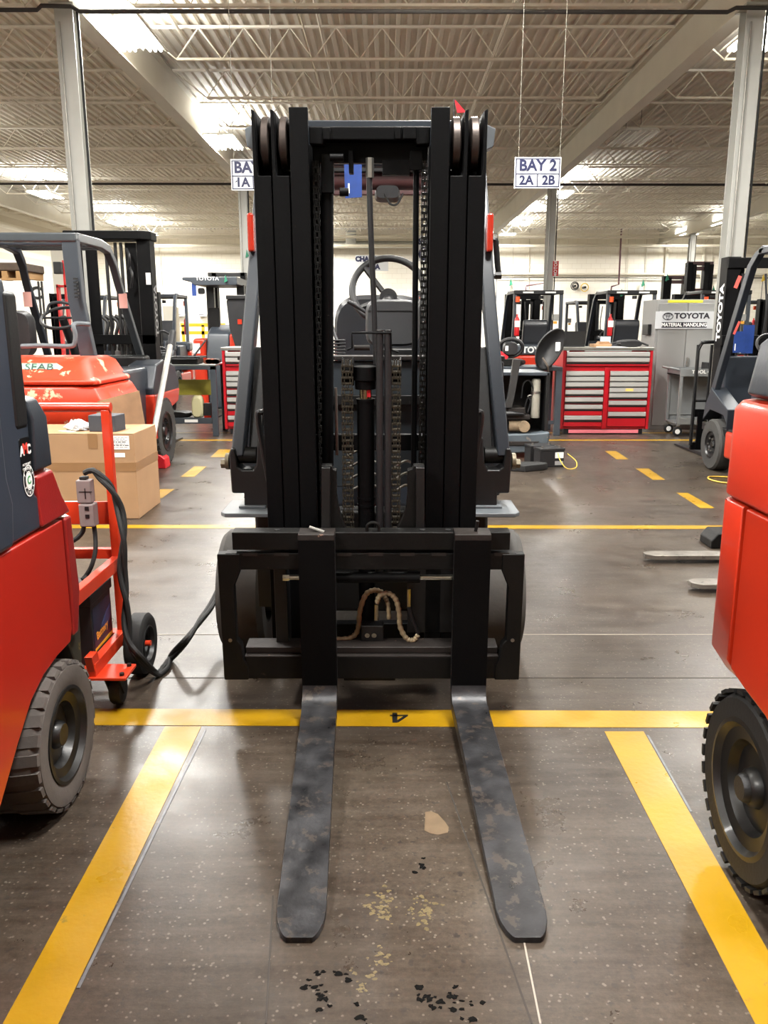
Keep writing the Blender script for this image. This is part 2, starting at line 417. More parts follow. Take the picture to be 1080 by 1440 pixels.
rows = {-1.3: 'above the front bay', 4.8: 'above the parked trucks', 11.0: 'over the first column line', 17.0: 'over the middle aisle', 23.4: 'beyond the hanging signs', 29.6: 'in the last full row', 33.4: 'added to brighten the back wall'}  # last row is an added one, there only to brighten the back wall
cols = {-9.2: 'on the far left line', -3.15: 'beside the left main beam', 4.62: 'beside the right main beam', 11.6: 'on the far right line'}
for y, a in rows.items():
    for x, b in cols.items():
        off = (x == 4.62 and y == 17.0)
        if y == -1.3 and x == 4.62: continue
        lamp(x, y if not off else 16.6, not off, ('unlit ' if off else 'glowing ')+'white strip light '+b+', '+a)
for y, a in ((7.6, 'just above the middle forklift'), (1.6, 'above the empty bay in front')): lamp(.6, y, True, 'glowing white strip light '+a)
# ------- pipes under the ceiling
pipeb = mat('dark_pipe', (44,40,38), .5)
pw = mat('white_pipe', (214,208,192), .5)
def pipe(name, label, pts, r, m=pipeb, n=8):
    return MB().tube(pts, r, n).build(name, m, label=label, category='pipe')
y0 = 9.6
a = at(0, 14, y0); b = at(52, 14, y0); c1_ = at(58, 8, y0); d1_ = at(108, 8, y0); e1_ = at(114, 16, y0)
pipe('sprinkler_pipe', 'thin dark pipe crossing the top of the hall from column to column', [at(-300,14,y0), b, c1_, at(100, 9, y0), at(112, 16, y0), at(500, 16, y0), at(1023, 17, y0), at(1035, 11, y0), at(1200, 11, y0)], .022)
pipe('sprinkler_pipe', 'dark brown thin pipe crossing behind the hanging bay signs', [at(-900,257,21.6), at(1800,261,21.6)], .03)
pipe('sprinkler_pipe', 'cream pipe running along the top of the back wall', [(XL+.3, 34.8, 4.6), (XR-.1, 34.8, 4.6)], .06, pw)
pipe('sprinkler_pipe', 'cream pipe running along the ceiling in front of the back wall', [(XL+.3, 32.2, 4.68), (XR-.1, 32.2, 4.68)], .05, pw)
pipe('wall_pipe', 'long thin cream pipe at mid height along the back wall', [at(700,385,35.85), at(1500,387,35.85)], .05, pw)
pipe('wall_pipe', 'lower of two thin grey pipes along the back wall', [at(700,390,35.8), at(1500,392,35.8)], .03, steel)
pipe('wall_pipe', 'thin cream pipe with bends at the wall beyond the grey cabinet', [at(1012,322,35.8), at(955,323,35.8), at(939,338,35.8), at(936,392,35.8)], .07, pw)
pipe('wall_pipe', 'cream pipe bending down the wall behind the right column', [at(1070,318,35.8), at(1000,328,35.8), at(991,343,35.8), at(985,410,35.8)], .07, pw)
pipe('wall_pipe', 'dark red hose pipe dropping down the wall above the truck row, left one', [at(768,322,34), at(766,398,34), at(740,402,34), at(739,412,34)], .035, mat('maroon', (82,44,52), .5))
pipe('wall_pipe', 'dark red hose pipe dropping down the wall above the red cabinet', [at(874,322,34), at(870,400,34), at(860,403,34), at(859,410,34)], .035, mat('maroon', (82,44,52), .5))
pipe('wall_pipe', 'thin white conduit bending along the wall left of the mast', [at(222,322,35.8), at(229,420,35.8), at(226,428,35.8), at(200,430,35.8)], .03, pw)
for i, px in enumerate((722, 745, 884, 910, 1003)):
    pipe('wall_conduit', ['first','second','third','fourth','fifth'][i]+' thin vertical conduit from the left on the back wall, right of the mast', [at(px,322,35.9), at(px-2,415,35.9)], .018, pw)
pipe('wall_conduit', 'thin vertical conduit on the wall above the old orange truck', [at(95,300,35.9), at(97,330,35.9)], .03, pw)
pipe('roof_conduit', 'long cream conduit running away under the roof right of the left beam', [(-2.8, 9.0, 5.27), (-2.8, 34.0, 5.27)], .022, pw)
# duct seen through the mast
ductm = mat('galvanised_duct', (160,162,160), .35, .8, .1, 6)
t = thing('air_duct', 'silver sheet metal duct along the back wall seen through the mast', 'duct', (at(430,344,35.5).x, 35.5, 4.0))
MB().tube([at(430,344,35.4), at(600,344,35.4)], .14, 12).build('round_duct', ductm, t)
p = at(493,318,35.2); q = at(493,346,35.2); MB().box(p.x-.2, p.x+.22, 35.2, 35.5, q.z, 5.25).build('square_drop', ductm, t, .02)
for i, px in enumerate((300, 540, 620, 700, 820, 950, 1040)):
    a, b = at(px, 326, 35.4), at(px-22, 320, 33.5); MB().tube([a, (b.x, b.y, ZT-.06)], .02, 4).build('ceiling_brace', ceilm, kind='structure')
# ------- hanging bay signs
signm = mat('sign_white', (188,190,192), .4)
def baysign(big, l, r, px0, px1, py0, py1, Y, label):
    a, b = at(px0, py0, Y), at(px1, py1, Y); cx, cz = (a.x+b.x)/2, (a.z+b.z)/2; w, h = b.x-a.x, a.z-b.z
    t = thing('bay_sign', label, 'sign', (cx, Y, b.z))
    MB().box(a.x, b.x, Y-.006, Y+.006, b.z, a.z).build('sign_board', signm, t)
    y = Y-.0075; e = .025*w; g = .02*w; mb = MB()
    zm = a.z-.54*h
    for bx in ((a.x+e, b.x-e, a.z-e-g, a.z-e), (a.x+e, b.x-e, b.z+e, b.z+e+g), (a.x+e, a.x+e+g, b.z+e, a.z-e), (b.x-e-g, b.x-e, b.z+e, a.z-e), (a.x+e, b.x-e, zm-g/2, zm+g/2), (cx-g/2, cx+g/2, b.z+e, zm)):
        mb.box(bx[0], bx[1], y, y+.001, bx[2], bx[3])
    mb.build('border_line', navy, t, smooth=False)
    text(big, .49*h, navy, face((cx, y, (a.z+zm)/2-.01*h)), t, .017*h)
    text(l, .41*h, navy, face(((a.x+cx)/2+.01*w, y, (zm+b.z)/2+.02*h)), t, .014*h)
    text(r, .41*h, navy, face(((b.x+cx)/2-.01*w, y, (zm+b.z)/2+.02*h)), t, .014*h)
    if '1' in l:
        x_ = (a.x+cx)/2+.01*w-.17*h; z_ = (zm+b.z)/2+.15*h
        MB().prism([(x_-.01*h, z_-.05*h), (x_-.07*h, z_-.09*h), (x_-.07*h, z_-.13*h), (x_-.01*h, z_-.09*h)], 'y', y, y+.001).build('numeral_flag', navy, t, smooth=False)
    for fx in (.08, .97):
        x = a.x+fx*w; MB().tube([(x, Y, a.z), (x+.01, Y, ZT-.01)], .0022, 4).build('hanging_wire', mat('wire_grey', (120,116,106), .7), t)
baysign('BAY 2', '2A', '2B', 724, 787.5, 221, 265, 8.6, 'white BAY 2 sign with 2A and 2B hanging right of the mast')
baysign('BAY 1', '1A', '1B', 324, 387.5, 224, 268, 8.6, 'white BAY 1 sign partly hidden behind the left of the mast')
def wallsign(s, px0, px1, py0, py1, Y, size, label, m=navy, bold=.01):
    a, b = at(px0, py0, Y), at(px1, py1, Y); t = thing('wall_sign', label, 'sign', ((a.x+b.x)/2, Y, b.z))
    MB().box(a.x, b.x, Y, Y+.02, b.z, a.z).build('sign_board', signm, t)
    for k, (ln, sz) in enumerate(zip(s, size)):
        n = len(s); zz = a.z-(a.z-b.z)*((k+.5)/n if n < 3 else (k+.5)/n)
        text(ln, sz*(a.z-b.z), m, face(((a.x+b.x)/2, Y-.004, zz)), t, bold)
    return t
wallsign(['CHARGING', 'AREA'], 500, 546, 359, 381, 34, (.42, .42), 'white CHARGING AREA sign on the back wall behind the steering wheel', bold=.02)
wallsign(['SEC', 'C'], 582, 612, 331, 367, 30, (.3, .75), 'white SEC C sign behind the right mast chain', bold=.02)
wallsign(['C'], 44, 57, 402, 424, 26, (1.1,), 'white sign with a black C between the parked trucks', mat('black_print', (20,20,20), .5), .02)
# red label on the far column
pa, pb = at(779, 367, 20.86), at(784, 388, 20.86)
t = thing('column_label', 'narrow red and white label on the far column', 'label', (pa.x, 20.87, pb.z))
MB().box(pa.x-.02, pb.x+.02, 20.872, 20.88, pb.z, pa.z).build('label_plate', mat('label_red', (190,40,40), .5), t)
text('MOTOR', .11, white, face(((pa.x+pb.x)/2, 20.868, (pa.z+pb.z)/2), '-y', pi/2), t, .002)
# ---------------------------------------------------------------- hero forklift, front view
OX, OY = -.057, 2.685
Mh = Matrix.Translation((OX, OY, 0)) @ Matrix.Rotation(R(3.0), 4, 'X')
MhI = Mh.inverted()
def lm(px, py, d):
    o = MhI @ Vector((0, 0, H)); r = MhI.to_3x3() @ ray(px, py); t = (d-o.y)/r.y
    p = o+r*t; return p.x, p.z
hero = thing('forklift', 'black fronted forklift in the middle bay with its mast and forks facing out', 'forklift', (OX, 3.6, 0))
def B(): return MB(Mh)
railm = mat('mast_black', (6,6,7), .5, 0, .12, 5, .12, 110, c2=(12,12,13), thr=.74, spec=.12)
grey2 = mat('panel_slate', (42,48,53), .42, 0, .08, 5, .1, 90)
for sx in (-1, 1):
    X = lambda a: a*sx
    for (a, b, name, rl) in ((.3165, .373, 'outer_mast_rail', 1), (.2575, .3125, 'middle_mast_rail', 1), (.194, .2535, 'inner_mast_rail', 0)):
        d0 = .20 if name[0] == 'i' else .206
        top = 2.035
        if rl:
            low = 1.845
            mb = B().prism([(X(a), .12), (X(a), low), (X(a+.006), low), (X(b-.016), low), (X(b-.012), low+.02), (X(b-.012), top), (X(b), top+.006), (X(b), .12)], 'y', d0, d0+.02)
            mb.box(X(b-.014), X(b), d0+.02, d0+.19, .12, top)
            mb.box(X(a), X(b), d0+.17, d0+.19, .12, top-.01)
        else:
            mb = B().box(X(a), X(b), d0, d0+.02, .12, 2.045).box(X(b-.02), X(b), d0+.02, d0+.18, .12, 2.045).box(X(a), X(b), d0+.16, d0+.18, .12, 2.02)
        r = mb.build(name, railm, hero, .0025)
        if rl:
            c = a+.020
            B().lathe([(.0,-.013), (.074,-.013), (.082,-.008), (.082,.012), (.074,.016), (0,.016)], (X(c)-.0015, d0+.085, 1.95), 'x', 36).build('mast_roller', mat('roller_steel', (66,58,54), .42, .6, .2, 30), r)
# cross ties
mb = B()
x0, s1 = lm(436, 178, .24); x1, s0 = lm(607, 198, .24)
mb.prism([(-.194, s0-.01), (-.194, s1), (.194, s1), (.194, s0-.01), (.15, s0-.012), (.145, s0+.002), (-.145, s0+.002), (-.15, s0-.012)], 'y', .235, .30)
mb.box(-.15, -.125, .222, .24, s0, s1-.004).box(.105, .15, .222, .24, s0+.002, s1-.002).box(.08, .1, .225, .24, s0+.002, s1-.002)
mb.build('top_cross_tie', railm, hero, .004)
B().box(-.33, .33, .36, .40, 1.955, 2.035).build('rear_cross_tie', dgrey, hero, .004)
B().box(-.31, .31, .345, .375, .92, .98).build('middle_cross_tie', railm, hero, .004)
B().box(-.30, .30, .33, .37, .14, .24).build('lower_cross_tie', railm, hero, .004)
for sx in (-1, 1):
    B().prism([(sx*.373, 1.93), (sx*.405, 1.945), (sx*.41, 2.0), (sx*.373, 2.015)], 'y', .3, .38).build('side_bumper', mgrey, hero, .003)
# clutter under the top tie
mb = B()
for (a, b, c, d_) in ((-.16, -.12, 1.80, 1.92), (-.07, -.055, 1.86, 1.93), (.04, .13, 1.855, 1.90), (.13, .17, 1.87, 1.93)):
    mb.box(a, b, .27, .31, c, d_)
mb.cyl((-.13, .25, 1.905), (-.085, .25, 1.905), .012).cyl((-.10, .25, 1.80), (-.07, .25, 1.80), .013)
mb.box(-.19, .19, .30, .335, 1.895, 1.97)
mb.build('hose_bracket', railm, hero, .002)
# side lift cylinders (black tube left, chain and hose right)
def P_(px, py, d):
    x, s = lm(px, py, d); return (x, d, s)
B().tube([P_(460, 222, .3), P_(461, 655, .3)], .021, 16).tube([P_(460, 218, .3), P_(460, 226, .3)], .023, 16).build('side_lift_cylinder', railm, hero)
B().tube([(.152, .3, 1.88), (.152, .3, .7)], .010, 10).build('side_lift_cylinder', railm, hero)
B().tube([P_(472, 545, .31), P_(474, 640, .31)], .006, 8).build('grease_line', steel, hero)
# leaf chains at the inner edges
def chain(p0, p1, w, pitch, name='lift_chain', m=None):
    p0, p1 = Vector(p0), Vector(p1); L_ = (p1-p0).length; n = int(L_/pitch); u = (p1-p0)/L_
    mb = B()
    for i in range(n):
        a = p0+u*(i*pitch)
        sets = (-.40, -.1, .1, .40) if i % 2 else (-.48, -.25, .25, .48)
        for q in sets:
            x = q*w
            mb.add([(a.x+x-.0016, a.y-.008, a.z-pitch*.1), (a.x+x+.0016, a.y-.008, a.z-pitch*.1), (a.x+x+.0016, a.y+.008, a.z-pitch*.1), (a.x+x-.0016, a.y+.008, a.z-pitch*.1)]+
                   [(a.x+x-.0016+u.x*pitch*1.05, a.y-.008, a.z+u.z*pitch*1.1), (a.x+x+.0016+u.x*pitch*1.05, a.y-.008, a.z+u.z*pitch*1.1), (a.x+x+.0016+u.x*pitch*1.05, a.y+.008, a.z+u.z*pitch*1.1), (a.x+x-.0016+u.x*pitch*1.05, a.y+.008, a.z+u.z*pitch*1.1)],
                   [(0,3,2,1),(4,5,6,7),(0,1,5,4),(1,2,6,5),(2,3,7,6),(3,0,4,7)])
        mb.cyl((a.x-w*.52, a.y, a.z), (a.x+w*.52, a.y, a.z), .0052, 8)
    return mb.build(name, m or mat('oily_chain', (84,79,70), .3, .9, .2, 60), hero)
chain(P_(490, 742, .16), P_(488, 500, .16), .038, .0195)
chain(P_(555, 742, .16), P_(556, 500, .16), .038, .0195)
dkc = mat('black_chain', (30,30,30), .4, .5, .2, 60)
chain((.18, .3, .7), (.18, .3, 1.9), .02, .02, 'side_chain', dkc)
B().box(-.194, -.166, .31, .32, .7, 1.9).build('chain_guard', railm, hero)
chain((-.18, .3, .7), (-.18, .3, 1.9), .02, .02, 'side_chain', dkc)
# centre lift cylinder
cxl, st = lm(514, 562, .2); _, sb = lm(514, 745, .2)
mb = B().tube([(cxl, .2, .2), (cxl, .2, st)], .030, 24)
for s_ in (st, .78, .755): mb.tube([(cxl, .2, s_-.004), (cxl, .2, s_+.004)], .032, 24)
cyl_ = mb.build('centre_lift_cylinder', railm, hero)
B().tube([(cxl, .2, st), (cxl, .2, st+.06)], .021, 20).build('piston_rod', mat('oiled_rod', (150,140,110), .25, .9), cyl_)
B().prism([(cxl+.006, st+.012), (cxl+.018, st+.012), (cxl+.018, st+.05), (cxl+.006, st+.05)], 'y', .177, .179).build('warning_label', redtag, cyl_)
_, s1 = lm(514, 515, .2); _, s0 = lm(514, 547, .2)
B().tube([(cxl, .2, s0), (cxl, .2, s0+.03), (cxl, .2, s0+.031), (cxl, .2, s1)], [.036, .036, .043, .041], 24).build('cylinder_head', railm, hero, .002)
# chain wheels
for px in (489, 556):
    x, s = lm(px, 515, .19)
    B().lathe([(0,-.020), (.048,-.020), (.048,-.015), (.038,-.014), (.038,.014), (.048,.015), (.048,.020), (0,.020)], (x, .215, s-.02), 'x', 28).build('chain_wheel', railm, hero)
# twin hoses
for px in (534, 545.5):
    B().tube([P_(px, 464, .15), P_(px, 750, .15), (lm(px, 750, .15)[0], .15, .5)], .0125, 12).build('hydraulic_hose', plastic, hero)
B().tube(arc([P_(520, 232, .24), P_(519.5, 262, .24), P_(522, 340, .24), P_(526, 430, .24), P_(527, 470, .24), P_(529, 512, .24)], 6), .0095, 10).build('hydraulic_hose', plastic, hero)
B().tube([P_(520, 222, .24), P_(520, 250, .24)], .013, 6).build('hose_fitting', steel, hero)
B().tube([P_(488, 492, .14), P_(495, 489, .14), P_(495, 468, .14), P_(550, 468, .14), P_(550, 492, .14), P_(560, 495, .14)], .004, 8).build('hose_guard', railm, hero)
B().tube([P_(498, 489, .16), P_(520, 489, .16)], .009, 10).build('guard_pin', rust, hero)
# inner carriage cheeks
for sx, pxs in ((-1, [(452,655),(466,655),(468,660),(473,662),(473,695),(476,715),(480,730),(486,745),(486,760),(452,760)]), (1, [(597,655),(582,655),(580,660),(573,662),(573,695),(571,715),(566,730),(558,745),(558,760),(597,760)])):
    B().prism([lm(a, b, .12) for a, b in pxs], 'y', .12, .16).build('carriage_cheek', blackworn, hero, .002)
    B().prism([lm(a, b, .10) for a, b in ((452 if sx<0 else 597, 658), (464 if sx<0 else 585, 658), (464 if sx<0 else 585, 745), (452 if sx<0 else 597, 745))], 'y', .10, .12).build('carriage_cheek_rib', black, hero, .002)
# --- carriage
car = blackworn
def hb(name, m, x0, x1, s0, s1, d0, d1, bev=.003):
    return B().box(x0, x1, d0, d1, s0, s1).build(name, m, hero, bev)
top = hb('carriage_top_bar', car, -.473, .475, .635, .698, .046, .105)
mb = B()
for px in (390, 428, 452, 594, 630, 662):
    x, _ = lm(px, 750, .075); mb.tube([(x, .075, .6985), (x, .075, .7)], .010, 14)
mb.build('bar_hole', mat('hole_black', (8,8,8), .9), top)
hb('sideshift_top_rail', car, -.50, .50, .562, .622, .05, .09)
mb = B()
for i in range(9):
    x = -.44+i*.108; mb.box(x, x+.05, .049, .052, .612, .6235)
mb.build('rail_notches', rust, hero)
# side frames with their inward curved inner edge
for sx in (-1, 1):
    o = [(.528, .62), (.528, .145), (.44, .145), (.44, .20), (.455, .23), (.46, .28), (.475, .30), (.475, .50), (.462, .53), (.45, .56), (.45, .62)]
    B().prism([(sx*a, b) for a, b in o], 'y', .046, .085).build('sideshift_frame', car, hero, .004)
    B().tube([(sx*.498, .044, .30), (sx*.498, .047, .30)], .007, 8).build('frame_bolt', steel, hero)
hb('sideshift_lower_bar', rust, -.45, .45, .238, .262, .07, .15)
lower = hb('carriage_lower_bar', car, -.45, .45, .148, .232, .05, .10)
hb('lower_bar_lip', rust, -.45, .45, .232, .237, .05, .12, .001)
hb('carriage_lower_hook', car, -.10, .085, .135, .152, .06, .1)
# side-shift cylinder
c0_ = P_(462, 812.5, .07); c1_ = P_(593, 812.5, .07)
z_ = c0_[2]
sc = B().tube([(-.175, .075, z_), (.17, .075, z_)], .0195, 20).tube([(.125, .075, z_), (.17, .075, z_)], .0215, 20).build('sideshift_cylinder', railm, hero)
B().tube([(-.305, .075, z_), (-.17, .075, z_)], .010, 12).tube([(-.308, .075, z_), (-.285, .075, z_)], .0125, 6).build('cylinder_rod', chrome, sc)
B().tube([(.17, .075, z_), (.285, .075, z_)], .010, 12).build('cylinder_rod', chrome, sc)
# backing plate of the carriage, hoses, valve
hb('carriage_rear_plate', black, .13, .42, .26, .56, .20, .205)
hb('carriage_rear_plate', black, -.46, -.30, .26, .56, .45, .46)
for sx in (-1, 1): hb('carriage_upright', black, sx*.30, sx*.345, .15, .66, .11, .2)
hosem = mat('ribbed_hose', (142,128,100), .6, 0, .15, 40, .3, 200)
def hose(pts, r):
    P2 = arc([P_(a, b, d) for a, b, d in pts], 10); rr = [r*(1.12 if (i//2) % 2 else .93) for i in range(len(P2))]
    return B().tube(P2, rr, 10).build('wrapped_hose', hosem, hero)
hose([(470,899,.14),(492,897,.14),(503,886,.14),(506,860,.14),(514,837,.14),(526,830,.14),(538,833,.14)], .009)
hose([(530,848,.12),(534,838,.12),(545,834,.12),(556,842,.12),(561,860,.12),(563,882,.12),(572,898,.12),(582,900,.12),(588,893,.12)], .009)
hose([(540,838,.15),(545,848,.15),(547,870,.15)], .008)
B().tube([P_(529, 850, .12), P_(529, 872, .12)], .008, 8).build('hose_fitting', chrome, hero)
B().tube([P_(575, 828, .12), P_(575, 852, .12)], .008, 8).build('hose_fitting', chrome, hero)
B().tube(arc([P_(575, 853, .12), P_(580, 870, .12), P_(588, 890, .13)], 6), .008, 8).build('hydraulic_hose', plastic, hero)
vb = P_(524, 893, .13)
v_ = B().box(vb[0]-.042, vb[0]+.04, .12, .17, vb[2]-.035, vb[2]+.04).build('valve_block', black, hero, .004)
for px in (516.5, 526):
    q = P_(px, 893, .117); B().tube([(q[0], .112, q[2]), (q[0], .122, q[2])], .009, 12).build('valve_bolt', chrome, v_)
# fork pins and lifting eye
for px, t in ((444, -1), (668, 1)):
    q = P_(px, 748, .05)
    B().tube([(q[0], .04, q[2]), (q[0]+t*.005, .03, q[2]+.045*(.5 if t < 0 else 1))] if t > 0 else [(q[0]-.02, .04, q[2]+.02), (q[0]+.03, .03, q[2]+.005)], .006, 8).build('fork_lock_pin', steel if t < 0 else black, hero)
q = P_(524.5, 749, .06); mb = B(); pts = [(q[0]-.021, .06, q[2])]+[(q[0]+.021*-cos(pi*k/10), .06, q[2]+.018+.018*sin(pi*k/10)) for k in range(11)]+[(q[0]+.021, .06, q[2])]
mb.tube(pts, .0055, 8).build('lifting_eye', blackworn, hero)
# --- forks
def fork(xa, xb, dx):
    f = None
    mb = B()
    w = xb-xa
    # section (d, s) of an L, swept across; heel rounded, blade thins to the tip
    Ls = 1.07
    def sec(t, wid):  # ring at distance t along the blade
        zb = .056+.0*t; th = .043-(.043-.016)*max(0, (t-.25)/(Ls-.25)); cx = (xa+xb)/2+dx*t/Ls; hw = wid/2
        return [(cx-hw, -t, zb), (cx+hw, -t, zb), (cx+hw, -t, zb+th), (cx-hw, -t, zb+th)]
    rings = [[(xa, .045, .68), (xb, .045, .68), (xb, 0, .68), (xa, 0, .68)]]
    rings += [[(xa, .045, s), (xb, .045, s), (xb, 0, s+.0), (xa, 0, s)] for s in (.4, .16)]
    for k in range(1, 6):
        a = pi/2*k/6; rings.append([(xa, .045-.10*(1-cos(a))-.0, .16-.104*sin(a)), (xb, .045-.10*(1-cos(a)), .16-.104*sin(a)), (xb, -.06*(1-cos(a))-.0, .16-.061*sin(a)), (xa, -.06*(1-cos(a)), .16-.061*sin(a))])
    W = w*.97
    for t, wd_ in ((.06, w), (.3, W), (.6, W), (.9, W), (.985, W), (1.02, W*.93), (1.05, W*.76), (1.065, W*.6), (1.07, W*.5)):
        rings.append(sec(t, wd_))
    return mb.loft(rings)
fo = fork(-.243, -.121, .036).build('fork', forkm, hero, .0015)
fo = fork(.282, .404, .036).build('fork', forkm, hero, .0015)
# black painted shanks read darker than the scuffed blades
for a, b in ((-.2435, -.1205), (.2815, .4045)):
    B().box(a, b, -.0015, .0, .135, .685).build('fork_shank_face', railm, hero)
    B().prism([(.045, .66), (.09, .66), (.09, .70), (.075, .705), (.0, .705), (-.0015, .68), (.045, .68)], 'x', a, b).build('fork_hook', rust, hero, .003)
# --- truck body behind the mast (not tilted)
def W_(): return MB()
def wheel(parent, c, r, w, rm, tm, side=1, name='wheel', treads=0, hubr=.55, tmod=None):
    """wheel with axle along x; side=+1 shows its hub towards +x"""
    x, y, z = c; t = side
    hr = r*hubr
    mb = MB(wm(None))
    o = mb.lathe([(hr, -w/2), (r*.93, -w/2), (r, -w/2+.12*w), (r, w/2-.12*w), (r*.93, w/2), (r*.80, w/2+.004), (hr, w/2-.004)], (x, y, z), 'x', 48)
    if treads:
        for k in range(treads):
            a = 2*pi*k/treads; M2 = Matrix.Translation((x, y, z)) @ Matrix.Rotation(a, 4, 'X')
            for s_ in (-1, 1):
                x_a, x_b = (.03*w, .5*w) if s_ > 0 else (-.5*w, -.03*w)
                ww = 2*pi*r/treads*.33; sh = ww*.5*s_
                q = [(x_a, -ww+0, r*.985), (x_b, -ww+sh, r*.95), (x_b, ww+sh, r*.95), (x_a, ww, r*.985)]
                q2 = [(x_a, -ww*.9, r*1.025), (x_b*.97, -ww*.9+sh, r*1.0), (x_b*.97, ww*.9+sh, r*1.0), (x_a, ww*.9, r*1.025)]
                vs = [M2 @ Vector(p) for p in q+q2]
                mb.add([mb.M.inverted() @ v for v in vs], [(0,1,2,3),(4,7,6,5),(0,4,5,1),(1,5,6,2),(2,6,7,3),(3,7,4,0)])
    tyre = mb.build(name, tm, parent)
    e = t*w/2
    prof = [(0, e-.035*t-.02*t), (0, e-.016*t), (hr*.22, e-.016*t), (hr*.27, e-.024*t), (hr*.3, e-.04*t), (hr*.62, e-.045*t), (hr*.68, e-.02*t), (hr*.86, e-.014*t), (hr*.93, e+.002*t), (hr, e+.0*t), (hr, e-.02*t), (hr*.9, e-.07*t)]
    MB().lathe(prof, (x, y, z), 'x', 40).build('rim', rm, tyre)
    for k in range(0):
        pass
    return tyre
wb = thing
def bolts(parent, c, r, n, e, m=None):
    mb = MB()
    for k in range(n):
        a = 2*pi*k/n; mb.cyl((c[0], c[1]+r*cos(a), c[2]+r*sin(a)), (c[0]+e, c[1]+r*cos(a), c[2]+r*sin(a)), .009, 6)
    return mb.build('wheel_nuts', m or steel, parent)
tyreg = mat('scuffed_tyre', (66,64,61), .8, 0, .2, 7, .3, 60)
cx_ = -.069
for sx in (-1, 1):
    wheel(hero, (cx_+sx*.54, 3.42, .262), .262, .19, black, tyreg, sx, 'front_wheel')
    wheel(hero, (cx_+sx*.44, 4.95, .2), .2, .16, black, rubber, sx, 'rear_wheel')
    # step plate over the wheel, bracket with pin, pillar
    x_out = cx_+sx*(.595); x_in = cx_+sx*.36
    pl = W_().prism([(x_out-sx*.02, 3.15), (x_out, 3.18), (x_out, 3.41), (x_in, 3.41), (x_in, 3.15)], 'z', .645, .662).build('step_plate', mgrey, hero, .004)
    W_().box(x_out-sx*.06, x_out-sx*.17, 3.24, 3.36, .662, .672).build('bracket_foot', mgrey, hero, .003)
    W_().box(x_out-sx*.08, x_out-sx*.19, 3.26, 3.40, .66, .73).build('bracket_riser', black, hero, .004)
    # yoke: u-shaped in front view
    xo = lambda a: cx_+sx*a
    y1 = [(xo(.565), .72), (xo(.57), .88), (xo(.563), .905), (xo(.545), .905), (xo(.535), .83), (xo(.52), .818), (xo(.475), .818), (xo(.462), .84), (xo(.452), .95), (xo(.432), .95), (xo(.425), .82), (xo(.36), .80), (xo(.36), .72)]
    W_().prism(y1, 'y', 3.26, 3.36).build('tilt_yoke', black, hero, .008)
    W_().tube([(xo(.575), 3.31, .845), (xo(.592), 3.31, .845)], .034, 20).tube([(xo(.592), 3.31, .835), (xo(.612), 3.31, .835)], .02, 6).build('yoke_pin', mat('zinc_bolt', (110,102,84), .5, .5), hero, .002)
    W_().tube([(xo(.538), 3.31, .87), (xo(.463), 3.31, .87)], .034, 20).build('yoke_bush', blackworn, hero, .002)
    W_().tube(arc([(xo(.38), 3.17, .67), (xo(.43), 3.16, 1.02), (xo(.415), 3.16, 1.06), (xo(.39), 3.17, 1.06)], 5), .012, 8).build('mast_side_guard', black, hero)
    # guard pillar leaning back and inwards towards the roof
    ped = [(xo(.565), 3.30, .87), (xo(.5), 3.48, 1.60), (xo(.48), 3.66, 2.02), (xo(.46), 3.8, 2.1)]
    for (a, b) in zip(ped, ped[1:]): pass
    rg = [[(p[0]-sx*.0, p[1]-.03, p[2]), (p[0]-sx*.052, p[1]-.03, p[2]), (p[0]-sx*.052, p[1]+.06, p[2]), (p[0], p[1]+.06, p[2])] for p in ped]
    W_().loft(rg).build('guard_front_pillar', dgrey, hero, .008)
    W_().loft([[(p[0]-sx*.05, p[1]+.01, p[2]), (p[0]-sx*.10, p[1]+.01, p[2]), (p[0]-sx*.10, p[1]+.05, p[2]), (p[0]-sx*.05, p[1]+.05, p[2])] for p in [(xo(.55), 3.30, .85), (xo(.53), 3.42, 1.3)]]).build('pillar_gusset', black, hero, .004)
    # turn signal
    zt_ = 1.78; W_().box(xo(.468), xo(.494), 3.44, 3.50, zt_-.105, zt_+.045).build('turn_signal', mat('signal_lens', (160,36,18), .25, coat=.5), hero, .01)
    W_().box(cx_+sx*.30, cx_+sx*.56, 3.5, 3.56, .66, 1.24).build('front_side_panel', grey2, hero, .01)
    W_().box(cx_+sx*.40, cx_+sx*.53, 3.95, 5.1, .30, .62).build('side_panel', orange, hero, .02)
    W_().loft([[(xo(.46), 4.75, 1.1), (xo(.40), 4.75, 1.1), (xo(.40), 4.82, 1.1), (xo(.46), 4.82, 1.1)], [(xo(.46), 4.6, 2.05), (xo(.41), 4.6, 2.05), (xo(.41), 4.67, 2.05), (xo(.46), 4.67, 2.05)]]).build('guard_rear_pillar', dgrey, hero, .008)
# dash, cowl
W_().box(cx_-.32, cx_+.36, 3.5, 3.56, .70, 1.24).build('front_cowl', grey2, hero, .006)
W_().box(cx_-.56, cx_+.56, 3.48, 3.62, 1.245, 1.262).build('cowl_ledge', rust, hero, .003)
W_().box(cx_-.5, cx_+.5, 3.46, 3.52, 1.06, 1.10).build('cowl_band', black, hero, .003)
W_().box(cx_-.56, cx_+.56, 3.5, 4.3, .36, .42).build('floor_board', black, hero)
W_().box(cx_-.50, cx_+.50, 3.4, 3.5, .16, .62).build('axle_housing', black, hero, .02)
W_().box(cx_-.56, cx_+.56, 4.3, 5.15, .42, 1.0).build('seat_deck', dgrey, hero, .04)
W_().prism([(4.95, .25), (5.3, .25), (5.42, .45), (5.42, 1.0), (5.3, 1.12), (4.95, 1.12)], 'x', cx_-.54, cx_+.54).build('counterweight', orange, hero, .06, seg=3)
